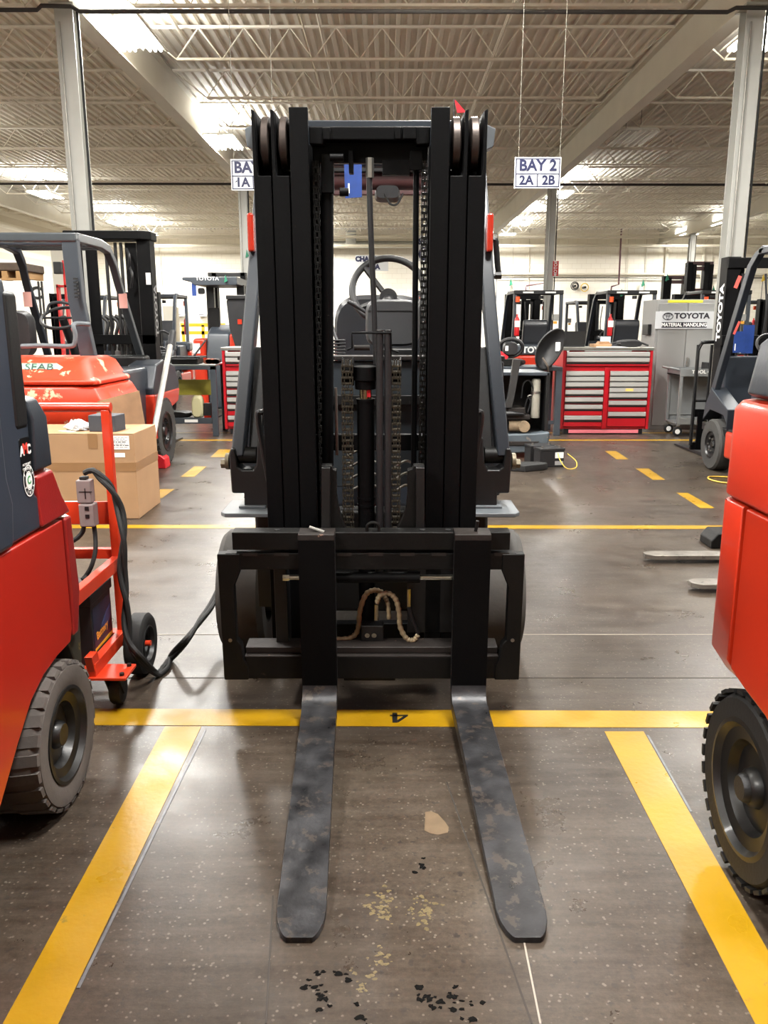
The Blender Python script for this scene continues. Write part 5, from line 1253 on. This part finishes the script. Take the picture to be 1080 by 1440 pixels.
# on the bench
random.seed(11)
t = thing('wiring_loom', 'tangled black hoses and wiring heaped on the left of the workbench', 'hoses', (-3.0, 10.8, zt_))
for k in range(12):
    pts = [Vector((-3.02+random.uniform(-.26,.24), YW+.3+random.uniform(-.15,.15), zt_+random.uniform(.02,.22))) for _ in range(6)]
    if k == 0: pts = [Vector((-3.1, YW+.3, zt_+.02)), Vector((-3.05, YW+.3, zt_+.3)), Vector((-2.93, YW+.3, zt_+.41)), Vector((-2.80, YW+.3, zt_+.36))]
    MB().tube(arc(pts, 6), .011 if k else .014, 6).build('hose', plastic, t)
MB().tube([(-3.06, YW+.33, zt_+.085), (-2.78, YW+.33, zt_+.085)], .08, 20).build('motor_body', mat('motor_grey', (70,72,74), .5, .4), t, .01)
p = at(262, 505, YW+.2); t = thing('drip_tray', 'long black oil tray on the workbench', 'tray', (p.x, YW+.2, zt_))
MB().box(-2.76, -2.42, YW+.03, YW+.40, zt_, zt_+.075).build('tray_body', blackworn, t, .02)
MB().tube([(-2.77, YW+.01, zt_+.085), (-2.39, YW+.01, zt_+.085), (-2.39, YW+.42, zt_+.085), (-2.77, YW+.42, zt_+.085)], .012, 8, True).build('tray_rim', black, t)
t = thing('wrench_handle', 'black lever leaning up from the tray on the workbench', 'tool', (-2.5, YW+.2, zt_))
MB().tube([(-2.5, YW+.2, zt_+.10), (-2.36, YW+.3, zt_+.30)], .012, 8).build('lever_rod', black, t)
t = thing('rag_pile', 'rust brown rag and small parts at the right of the workbench', 'rag', (-2.3, YW+.2, zt_))
for k in range(6):
    x = -2.36+random.uniform(0,.16); MB().loft([sup(x, YW+.15, zt_+.03, .05, .03, 10, 2), sup(x+.01, YW+.25, zt_+.035, .04, .035, 10, 2)]).build('crumpled_piece', mat('rust_rag', (120,62,40), .8) if k < 3 else rust, t)
# below the bench
blob('plastic_jug', 'jug', 'cream plastic jug on the lower shelf of the workbench', -2.47, YW+.15, zs, .075, .08, .15, mat('cream_jug', (196,190,150), .5), 3.2)
t = thing('oil_can', 'black can with orange cap end on the lower shelf', 'can', (-2.32, YW+.15, zs))
MB().box(-2.39, -2.29, YW+.1, YW+.165, zs+.004, zs+.2).build('can_body', plastic, t, .01); MB().box(-2.385, -2.295, YW+.096, YW+.1, zs+.004, zs+.04).build('can_base_band', mat('signal_lens', (200,52,26), .25), t)
blob('parts_heap', 'parts', 'flat black castings lying on the lower shelf of the workbench', -2.80, YW+.23, zs+.004, .24, .13, .045, blackworn, 3)
t = thing('spare_tyre', 'dark spare tyre standing under the workbench', 'tyre', (-2.95, YW+.4, 0))
MB().lathe([(.08,-.06), (.145,-.07), (.165,-.05), (.165,.05), (.145,.07), (.08,.06)], (-2.95, YW+.51, .168+zs), 'x', 28).build('tyre_ring', rubber, t)
# ---------------------------------------------------------------- stand-up truck beyond the bench
YS = 13.6
t = thing('reach_truck', 'orange and slate stand-up truck with TOYOTA on its roof guard beyond the workbench', 'forklift', (-3.1, YS+.5, 0))
S = lambda a, b, Y=YS: at(a, b, Y)
MB().box(S(246,0).x, S(266,0).x, YS, YS+.9, .0, S(0,476).z).build('body_side', orange, t, .05, seg=3)
MB().box(S(302,0).x, S(331,0).x, YS, YS+.9, .0, S(0,469).z).build('body_side', orange, t, .05, seg=3)
MB().prism([(YS+.05,.05), (YS+.0,.95), (YS+.12,1.28), (YS+.5,1.42), (YS+.9,1.40), (YS+.9,.05)], 'x', S(266,0).x, S(302,0).x).build('body_centre', slate, t, .04, seg=3)
MB().box(S(244,0).x+.02, S(257,0).x, YS-.004, YS, S(0,497).z, S(0,483).z).build('white_decal', white, t)
for px in (264, 312):
    MB().box(S(px,0).x-.05, S(px+10,0).x-.03, YS+.55, YS+.68, 1.2, S(0,398).z).build('guard_post', black, t, .01)
MB().prism([(S(235,0).x, S(0,390).z), (S(317,0).x, S(0,389).z), (S(318,0).x, S(0,400).z), (S(314,0).x, S(0,401).z), (S(254,0).x, S(0,401).z), (S(245,0).x, S(0,395).z), (S(235,0).x, S(0,394).z)], 'y', YS+.0, YS+1.0).build('roof_guard', slate, t, .01)
text('TOYOTA', .075, white, face((S(273,0).x, YS-.003, S(0,392).z)), t, .002, sx=1.2)
MB().box(S(256,0).x, S(318,0).x, YS+.9, YS+1.0, S(0,384).z, S(0,378).z).build('mast_tie', black, t, .01)
for px in (262, 308): MB().box(S(px,0).x, S(px+8,0).x, YS+.9, YS+1.1, .1, S(0,378).z).build('mast_rail', railm, t, .005)
MB().box(S(264,0).x, S(281,0).x, YS+.4, YS+.5, S(0,465).z, S(0,432).z).build('mesh_screen', blackworn, t, .01)
MB().box(S(305,0).x, S(313,0).x, YS+.4, YS+.5, S(0,465).z, S(0,420).z).build('side_screen', blackworn, t, .01)
MB().loft([sup(S(281,409).x, YS+.1, S(281,409).z, .055, .05, 14, 4), sup(S(281,409).x, YS+.16, S(281,409).z, .05, .045, 14, 4)]).build('mirror', black, t)
a, b = S(269,401), S(276,416); t2 = thing('inspection_tag', 'blue tag hanging from the roof of the stand-up truck', 'tag', a)
MB().box(a.x, b.x, YS+.02, YS+.024, b.z, a.z+.03).build('tag_sheet', bluetag, t2)
t = thing('seat_cover', 'black draped machine cover with orange stickers beside the left pillar', 'cover', (-2.3, 12.6, 0))
p, q = at(318, 421, 12.6), at(352, 495, 12.6)
MB().prism([(p.x, p.z-.02), (p.x+.02, p.z), (q.x, p.z+.01), (q.x, .0), (p.x+.15, .0), (p.x+.10, q.z+.1), (p.x+.03, q.z+.35)], 'y', 12.6, 12.95).build('cover_sheet', mat('black_cloth', (26,26,28), .8, 0, .2, 5), t, .02)
MB().box(p.x, q.x, 12.58, 12.97, p.z, p.z+.06).build('cover_frame', black, t, .01)
for px in (334, 342.5): a, b = at(px, 449, 12.59), at(px+6, 456, 12.59); MB().box(a.x, b.x, 12.592, 12.598, b.z, a.z).build('orange_sticker', orange, t)
# yellow rail, panels by the wall
yp = mat('rail_yellow', (222,186,40), .5)
t = thing('safety_rail', 'yellow guard rail far behind the stand-up truck', 'rail', at(262, 470, 25))
for px in (230, 242, 257, 285, 294): a = at(px, 457, 25); MB().box(a.x-.04, a.x+.04, 25, 25.08, 0, a.z).build('rail_post', yp, t)
for py in (457, 468): MB().box(at(229,0,25).x, at(297,0,25).x, 25, 25.08, at(0,py,25).z-.05, at(0,py,25).z+.05).build('rail_bar', yp, t)
t = thing('wall_panel', 'pale grey partition panel by the back wall left of the yellow rail', 'panel', at(212, 440, 27))
MB().box(at(203,0,27).x, at(219,0,27).x, 27, 27.3, 0, at(0,430,27).z).build('panel_sheet', mat('panel_grey', (196,192,180), .6), t, .02)
MB().box(at(219,0,27).x, at(224,0,27).x, 27.1, 27.3, 0, at(0,432,27).z).build('panel_side', mat('panel_tan', (170,160,140), .6), t)
t = thing('wall_panel', 'tall pale partition far behind the old orange truck', 'panel', at(65, 400, 22))
MB().box(at(40,0,22).x, at(85,0,22).x, 22, 22.2, 0, at(0,346,22).z).build('panel_sheet', mat('panel_grey', (196,192,180), .6), t, .02)
for px, n in ((251,'left'), (283,'right')):
    a, b = at(px-5, 441, 35.6), at(px+5, 445, 35.6); t = thing('wall_notice', 'small white notice on the back wall, '+('left' if px < 260 else 'right')+' of the blue tag', 'notice', a)
    MB().box(a.x, b.x, 35.6, 35.99, b.z, a.z).build('notice_sheet', white, t); MB().box(a.x+.03, b.x-.03, 35.597, 35.6, (a.z+b.z)/2+.01, a.z-.02).build('notice_heading', navy, t)
# ---------------------------------------------------------------- left background: pallet load, red frames, fork rack
t = thing('pallet_rack_load', 'brown pallet load raised at the far left edge', 'pallet', at(25, 380, 12.5))
a, b = at(-30, 369, 12.5), at(32, 381, 12.5)
MB().box(a.x, b.x, 12.5, 13.3, b.z, a.z).build('load_sheet', mat('load_brown', (70,56,44), .8, 0, .3, 9), t, .02)
for px in (-20, 6, 26): c = at(px, 386, 12.5); MB().box(c.x-.04, c.x+.04, 12.5, 13.3, b.z-.10, b.z).build('pallet_block', mat('pallet_wood', (150,116,74), .8), t)
MB().box(a.x, b.x, 12.5, 12.6, b.z-.13, b.z-.10).build('pallet_board', mat('pallet_wood', (150,116,74), .8), t)
for px in (16, 21): MB().box(at(px,0,12.8).x, at(px+2,0,12.8).x, 12.8, 12.84, 0, b.z-.13).build('rack_post', black, t)
mr = mat('mast_red', (178,36,36), .4)
t = thing('mast_frame', 'slim red mast frame standing behind the left pillar of the old truck', 'mast', at(52, 400, 13.5))
for px in (44, 56): MB().box(at(px,0,13.5).x, at(px+3,0,13.5).x, 13.5, 13.6, 0, at(0,366 if px > 50 else 400,13.5).z).build('mast_post', mr, t)
MB().box(at(44,0,13.5).x, at(59,0,13.5).x, 13.5, 13.6, at(0,404,13.5).z, at(0,401,13.5).z).build('mast_tie', mr, t)
MB().box(at(42,0,13.4).x, at(54,0,13.4).x, 13.4, 13.5, at(0,385,13.4).z, at(0,368,13.4).z).build('lamp_box', black, t, .01)
t = thing('fork_rack', 'row of black curved fork arms racked behind the mast of the old truck', 'rack', at(165, 470, 12.0))
MB().box(at(140,0,12.1).x, at(200,0,12.1).x, 12.1, 12.2, at(0,498,12.1).z, at(0,488,12.1).z).build('rack_beam', black, t, .01)
for px in (137, 197): MB().box(at(px,0,12.1).x, at(px,0,12.1).x+.05, 12.1, 12.2, 0, at(0,488 if px > 150 else 428,12.1).z).build('rack_post', black, t, .005)
for k, px in enumerate((147, 154, 161, 168, 176, 184)):
    MB().tube(arc([at(px-6,444,12), at(px,448,12), at(px+5,455,12), at(px+2,472,12), at(px,492,12.1)], 4), .026, 8).build('fork_arm', black, t)
t = thing('safety_vest', 'yellow vest hanging between the posts of the old truck', 'vest', at(135, 440, 12.06))
MB().loft([[at(134,432,12.07)+Vector(v) for v in ((0,0,0),(.05,0,0),(.05,.04,0),(0,.04,0))], [at(133,450,12.06)+Vector(v) for v in ((0,0,0),(.08,0,0),(.08,.05,0),(0,.05,0))], [at(134,472,12.06)+Vector(v) for v in ((0,0,0),(.05,0,0),(.05,.03,0),(0,.03,0))]]).build('vest_cloth', mat('vest_yellow', (228,196,50), .7, 0, .15, 12), t)
t = thing('wheel_chock', 'yellow chock stand seen past the steering wheel of the old truck', 'stand', at(86, 475, 11))
MB().prism([(at(80,0,11).x, at(0,487,11).z), (at(84,0,11).x, at(0,468,11).z), (at(90,0,11).x, at(0,487,11).z)], 'y', 11, 11.15).build('stand_plate', yp, t)
MB().box(at(85,0,11).x-.02, at(85,0,11).x+.02, 11.03, 11.1, 0, at(0,486,11).z).build('stand_post', yp, t)
# ---------------------------------------------------------------- tall masts above the grey cabinet
def tallmast(label, px0, px1, py, Y, bars):
    a, b = at(px0, py, Y), at(px1, py, Y)
    t = thing('reach_truck', label, 'forklift', ((a.x+b.x)/2, Y, 0), 0, 'tall masts behind the grey cabinet')
    for x in (a.x, b.x-.22): MB().box(x, x+.12, Y, Y+.2, .1, a.z).build('mast_rail', railm, t, .005); MB().box(x+.13, x+.22, Y+.02, Y+.22, .1, a.z-.04).build('inner_rail', railm, t, .005)
    for q in bars: z = at(0, q, Y).z; MB().box(a.x, b.x, Y+.05, Y+.12, z-.05, z+.04).build('mast_tie', maroon, t, .005)
    MB().box(a.x-.2, b.x+.2, Y-1.2, Y-.1, .0, 1.2).build('truck_body', orange, t, .06, seg=3)
    MB().box(a.x-.15, b.x+.15, Y-1.0, Y-.2, 2.0, 2.08).build('roof_guard', black, t, .02)
    for sx in (a.x-.12, b.x+.06): MB().box(sx, sx+.06, Y-.95, Y-.85, 1.2, 2.0).build('guard_post', black, t, .01)
    return t
tallmast('tall black mast above the grey cabinet, the taller right one', 968, 1005, 369, 20.0, (370, 377, 408))
tallmast('tall black mast above the grey cabinet, the lower left one', 934, 974, 388, 22.6, (390, 396))
# ---------------------------------------------------------------- right workbench and stripped pallet truck
t = thing('workbench', 'grey frame workbench left of the wide red cabinet', 'bench', (1.6, 10.9, 0))
YW = 10.6; zt_ = at(0, 516, YW).z; x0, x1 = .9, 2.24
MB().box(x0, x1, YW, YW+.7, zt_-.05, zt_).build('bench_top', slate, t, .005)
for x in (x0, x1-.08):
    for y in (YW, YW+.62): MB().box(x, x+.08, y, y+.08, 0, zt_-.05).build('leg', slate, t, .004)
MB().box(x0, x1, YW+.02, YW+.06, at(0,597,YW).z, at(0,592,YW).z).build('lower_rail', slate, t, .003)
MB().box(x0+.08, x1-.08, YW+.6, YW+.62, .3, .8).build('back_sheet', mat('rack_orange', (170,70,36), .6), t)
t = thing('seat_shell', 'black padded seat shell propped on the workbench beside the red cabinet', 'seat', (2.0, 10.7, zt_))
c = at(773, 490, 10.45); an = R(-28)
def ell(cx, cz, a, b, y, n=28, k=1.0):
    o = []
    for i in range(n):
        t_ = 2*pi*i/n; u, v = a*cos(t_)*k, b*sin(t_)*k*(1+.12*cos(t_))
        o.append((cx+u*cos(an)-v*sin(an), y, cz+u*sin(an)+v*cos(an)))
    return o
MB().loft([ell(c.x, c.z, .13, .25, 10.55), ell(c.x, c.z, .145, .265, 10.48), ell(c.x, c.z, .14, .255, 10.44), ell(c.x, c.z, .11, .22, 10.47), ell(c.x, c.z, .02, .05, 10.53)]).build('shell_body', plastic, t)
a = at(786, 487, 10.42); MB().box(a.x-.035, a.x+.025, 10.455, 10.462, a.z-.06, a.z+.05).build('paper_label', white, t)
MB().tube(ell(c.x, c.z, .145, .265, 10.455), .012, 6, True).build('shell_rim', black, t)
MB().tube(arc([at(763,503,10.42), at(770,515,10.4), at(771,530,10.5), at(769,560,10.5), at(766,585,10.5)], 4), .012, 6).build('hanging_strap', mat('strap_brown', (96,84,74), .7), t)
MB().box(c.x-.12, c.x+.05, 10.48, 10.7, zt_+.001, zt_+.06).build('shell_foot', black, t, .01)
blob('parts_heap', 'parts', 'dark metal parts on the workbench behind the tiller arm', 1.55, 10.9, zt_, .25, .15, .05, blackworn, 3)
a = at(722, 468, 10.9)
# stripped walkie truck
t = thing('pallet_truck', 'stripped black pallet truck with its tiller up, slate bumper in front', 'pallet truck', (1.35, 8.9, 0))
YK = 8.75; x0, x1 = .98, 1.73; q = lambda px, py, Y=YK: at(px, py, Y)
mb = MB().prism([(x0, q(0,637).z), (x0+.05, q(0,639).z), (x1-.04, q(0,635).z), (x1, q(0,628).z), (x1+.01, q(0,607).z), (x1-.15, q(0,609).z), (x0+.1, q(0,611).z), (x0, q(0,611).z)], 'y', YK-.03, YK+.15)
mb.build('bumper', mat('scuffed_slate', (84,92,98), .4, .2, .2, 6, c2=(130,120,112), thr=.62), t, .02, seg=3)
MB().prism([(x0+.05, q(0,626).z), (x1-.15, q(0,626).z), (x1-.1, q(0,620).z), (x0+.05, q(0,620).z)], 'y', YK-.042, YK-.03).build('bumper_rib', rust, t, .005)
zt2 = q(0,524).z; zb2 = q(0,612).z
for x in (x0, x1-.04): MB().box(x, x+.04, YK+.05, YK+.75, zb2, zt2).build('chassis_side', black, t, .008)
MB().box(x0, x1, YK+.05, YK+.75, zt2-.035, zt2).build('chassis_top_frame', slate, t, .006)
MB().box(x0+.04, x1-.04, YK+.70, YK+.75, zb2, zt2-.04).build('chassis_back', black, t)
MB().box(x0+.02, x1-.02, YK+.1, YK+.7, zb2-.0, zb2+.03).build('chassis_floor', black, t)
a, b = q(755.5, 533, YK+.1), q(754, 588, YK+.1)
bt = MB().lathe([(0,b.z), (.048,b.z), (.05,b.z+.02), (.05,a.z-.02), (.04,a.z), (0,a.z)], (a.x, YK+.15, 0), 'z', 20).build('hydraulic_tank', mat('tank_grey', (150,146,134), .45, .2, .15, 8), t)
MB().lathe([(.049,-.012), (.056,-.012), (.056,.012), (.049,.012)], (a.x, YK+.15, q(0,553).z), 'z', 20).build('tank_clamp', steel, bt)
for i, pts in enumerate(([(733,560),(736,540),(744,535),(750,548),(745,560)], [(737,575),(742,560),(746,565),(742,580)], [(748,556),(744,556),(742,558)])):
    MB().tube(arc([q(x, y, YK+.12) for x, y in pts], 5), .009, 6).build('loose_wire', steel if i == 2 else plastic, t)
for (a1, b1, c1, d1) in ((712,583,745,590), (714,573,738,584)):
    u, v = q(a1, b1, YK+.05), q(c1, d1, YK+.05); MB().box(u.x, v.x, YK+.02, YK+.3, v.z, u.z).build('drive_casting', rust, t, .01)
u = q(737, 600, YK); MB().cyl((u.x-.15, YK+.08, u.z), (u.x+.02, YK+.05, u.z), .06, 20).build('drive_motor', mat('dusty_motor', (134,116,92), .7, 0, .2, 20), t, .004)
MB().cyl((u.x+.0, YK-.02, u.z), (u.x+.0, YK+.06, u.z), .062, 20).build('motor_end', mat('dusty_motor', (134,116,92), .7), t, .006)
rg = lambda px, py, w_, dd: [q(px-w_, py, YK+.0)+Vector((0,dd,0)), q(px+w_, py, YK+.0)+Vector((0,dd,0)), q(px+w_, py, YK+.0)+Vector((0,dd+.06,0)), q(px-w_, py, YK+.0)+Vector((0,dd+.06,0))]
MB().loft([rg(714,574,6,0), rg(718,560,5,-.02), rg(722,535,5,-.04), rg(726,505,5.5,-.06)]).build('tiller_arm', mat('tiller_grey', (66,66,66), .4, .2), t, .008)
MB().loft([rg(712,578,8,-.03), rg(722,581,14,-.05), rg(724,584,14,-.04)]).build('tiller_foot', plastic, t, .01)
c = q(718, 489, YK-.08)
MB().tube([(c.x+.125*cos(s_), c.y-.02*sin(s_), c.z+.09*sin(s_)) for s_ in [2*pi*k/28 for k in range(28)]], .02, 8, True).build('tiller_handle', plastic, t)
MB().loft([sup(c.x, c.y-.04, c.z-.01, .07, .06, 16, 3), sup(c.x, c.y+.04, c.z-.01, .08, .07, 16, 3)]).build('tiller_head', plastic, t)
MB().box(c.x-.06, c.x-.03, c.y-.045, c.y-.04, c.z-.03, c.z+.02).build('head_label', white, t)
MB().prism([(c.x-.11, c.z-.03), (c.x-.10, c.z-.08), (c.x-.04, c.z-.12), (c.x-.02, c.z-.09)], 'y', c.y-.03, c.y+.0).build('red_button', redtag, t, .004)
MB().lathe([(0,-.03), (.07,-.03), (.075,.0), (.07,.03), (0,.03)], (1.36, YK+.2, .078), 'x', 24).build('drive_wheel', rubber, t)
for x in (x0+.08, x1-.1): MB().lathe([(0,-.02), (.045,-.02), (.045,.02), (0,.02)], (x, YK+.25, .046), 'x', 18).build('caster_wheel', rubber, t); MB().box(x-.03, x+.03, YK+.2, YK+.3, .09, zb2).build('caster_bracket', black, t)
for x in (x0+.12, x1-.28): MB().box(x, x+.16, YK+.75, YK+1.9, .04, .09).build('load_fork', black, t, .01)
# black pad and batteries on the floor
t = thing('seat_pad', 'flat black pad lying on the floor in front of the stripped pallet truck', 'pad', gp(745, 660))
a = gp(722, 662); b = gp(771, 660)
pp = [(a.x-.2, a.y+.05), (a.x+.1, a.y-.08), (b.x-.05, b.y-.06), (b.x+.0, b.y+.02), (b.x-.08, b.y+.10), (a.x, a.y+.16)]
MB().loft([[(x, y, .0) for x, y in pp], [(x, y, .035) for x, y in pp], [(x*.96+.04*1.4, y*.96+.04*8.0, .065) for x, y in pp]]).build('pad_body', rubber, t, .01)
for k, (px, py, l) in enumerate(((776, 657, 'black battery on the floor before the stripped pallet truck, the nearer one'), (770, 655, 'black battery behind another one on the floor by the stripped pallet truck'))):
    a = gp(px, py); 
    if k: a = gp(776, 657)+Vector((-.06, .22, 0))
    t = thing('battery', l, 'battery', a, R(12), 'batteries on the floor')
    L_ = lambda mb: mb
    M = Matrix.Translation(a) @ Matrix.Rotation(R(12), 4, 'Z')
    MB(M).box(-.13, .13, 0, .17, 0, .165).build('battery_case', plastic, t, .006)
    MB(M).box(-.135, .135, -.005, .175, .165, .19).build('battery_lid', plastic, t, .004)
    MB(M).box(.03, .12, -.003, .0, .09, .15).build('battery_label', white, t)
    MB(M).box(.03, .12, -.003, .0, .02, .06).build('battery_label', mat('pale_print', (150,150,150), .5), t)
    for x in (-.09, .09): MB(M).cyl((x, .05, .19), (x, .05, .21), .012, 8).build('terminal', steel, t)
yw = mat('yellow_wire', (214,180,70), .5)
a = gp(786, 658); MB().tube(arc([a+Vector((-.02,-.01,.15)), a+Vector((.0,-.06,.08)), a+Vector((.06,-.1,.01)), a+Vector((.16,-.04,.01)), a+Vector((.18,.05,.06)), a+Vector((.1,.1,.13))], 6), .005, 6).build('battery_wire', yw, label='thin yellow wire looping from the battery on the floor', category='wire')
a = gp(1008, 676); MB().tube(arc([a+Vector((.16,.14,.01)), a+Vector((0,.16,.01)), a+Vector((-.06,.02,.01)), a+Vector((0,-.14,.01)), a+Vector((.16,-.16,.01)), a+Vector((.5,-.1,.01))], 6), .007, 6).build('extension_cord', yw, label='yellow cord looped on the floor by the slate truck wheel', category='cord')
# hose reels on the back wall
for px, py, l in ((809, 402, 'round hose coil high on the back wall above the truck row'), (823, 404, 'smaller hose coil on the back wall right of the other coil')):
    c = at(px, py, 35.6); t = thing('hose_reel', l, 'hose', c, 0, 'hose coils on the wall')
    for k in range(2 if px < 815 else 1): MB().tube([(c.x+(.16-.05*k)*cos(s_), 35.7-.05*k, c.z+(.16-.05*k)*sin(s_)) for s_ in [2*pi*j/20 for j in range(20)]], .02, 6, True).build('hose_loop', plastic if px < 815 else yw, t)
    MB().cyl((c.x, 35.6, c.z), (c.x, 36, c.z), .05, 8).build('reel_bracket', black, t)
gn = mat('pennant_green', (30,120,90), .6)
for px, py, Y, l, m, hold in ((718,397,35.7,'small green flag on the back wall, left of the far column',gn,'w'), (904,398,35.7,'small green flag on the back wall above the red cabinet',gn,'w'), (874,412,16.5,'tiny green flag just above the second far truck',gn,2.06), (938,390,22.55,'green flag on the left tall mast',gn,'m'), (1003,407,19.95,'green flag on the right tall mast',gn,'m'), (1073,391,22.4,'tiny yellow flag above the truck at the right edge',yp,2.05), (347,357,20.88,'green flag fixed to the far left column',gn,'m'), (317,392,13.57,'green flag at the roof corner of the stand-up truck',gn,'m')):
    c = at(px, py, Y); t = thing('safety_flag', l, 'flag', c, 0)
    h = 5*Y/1150; MB().prism([(c.x-h*.4, c.z-h), (c.x+h*.6, c.z-h*.6), (c.x, c.z+h)], 'y', Y-.01, Y+.005).build('pennant', m, t)
    e_ = (c.x, 36.0, c.z) if hold == 'w' else (c.x, Y+.02, c.z-h) if hold == 'm' else (c.x, Y, hold)
    MB().tube([(c.x, Y, c.z+h), (c.x, Y, c.z-h), e_], .008, 5).build('flag_whip', black, t)
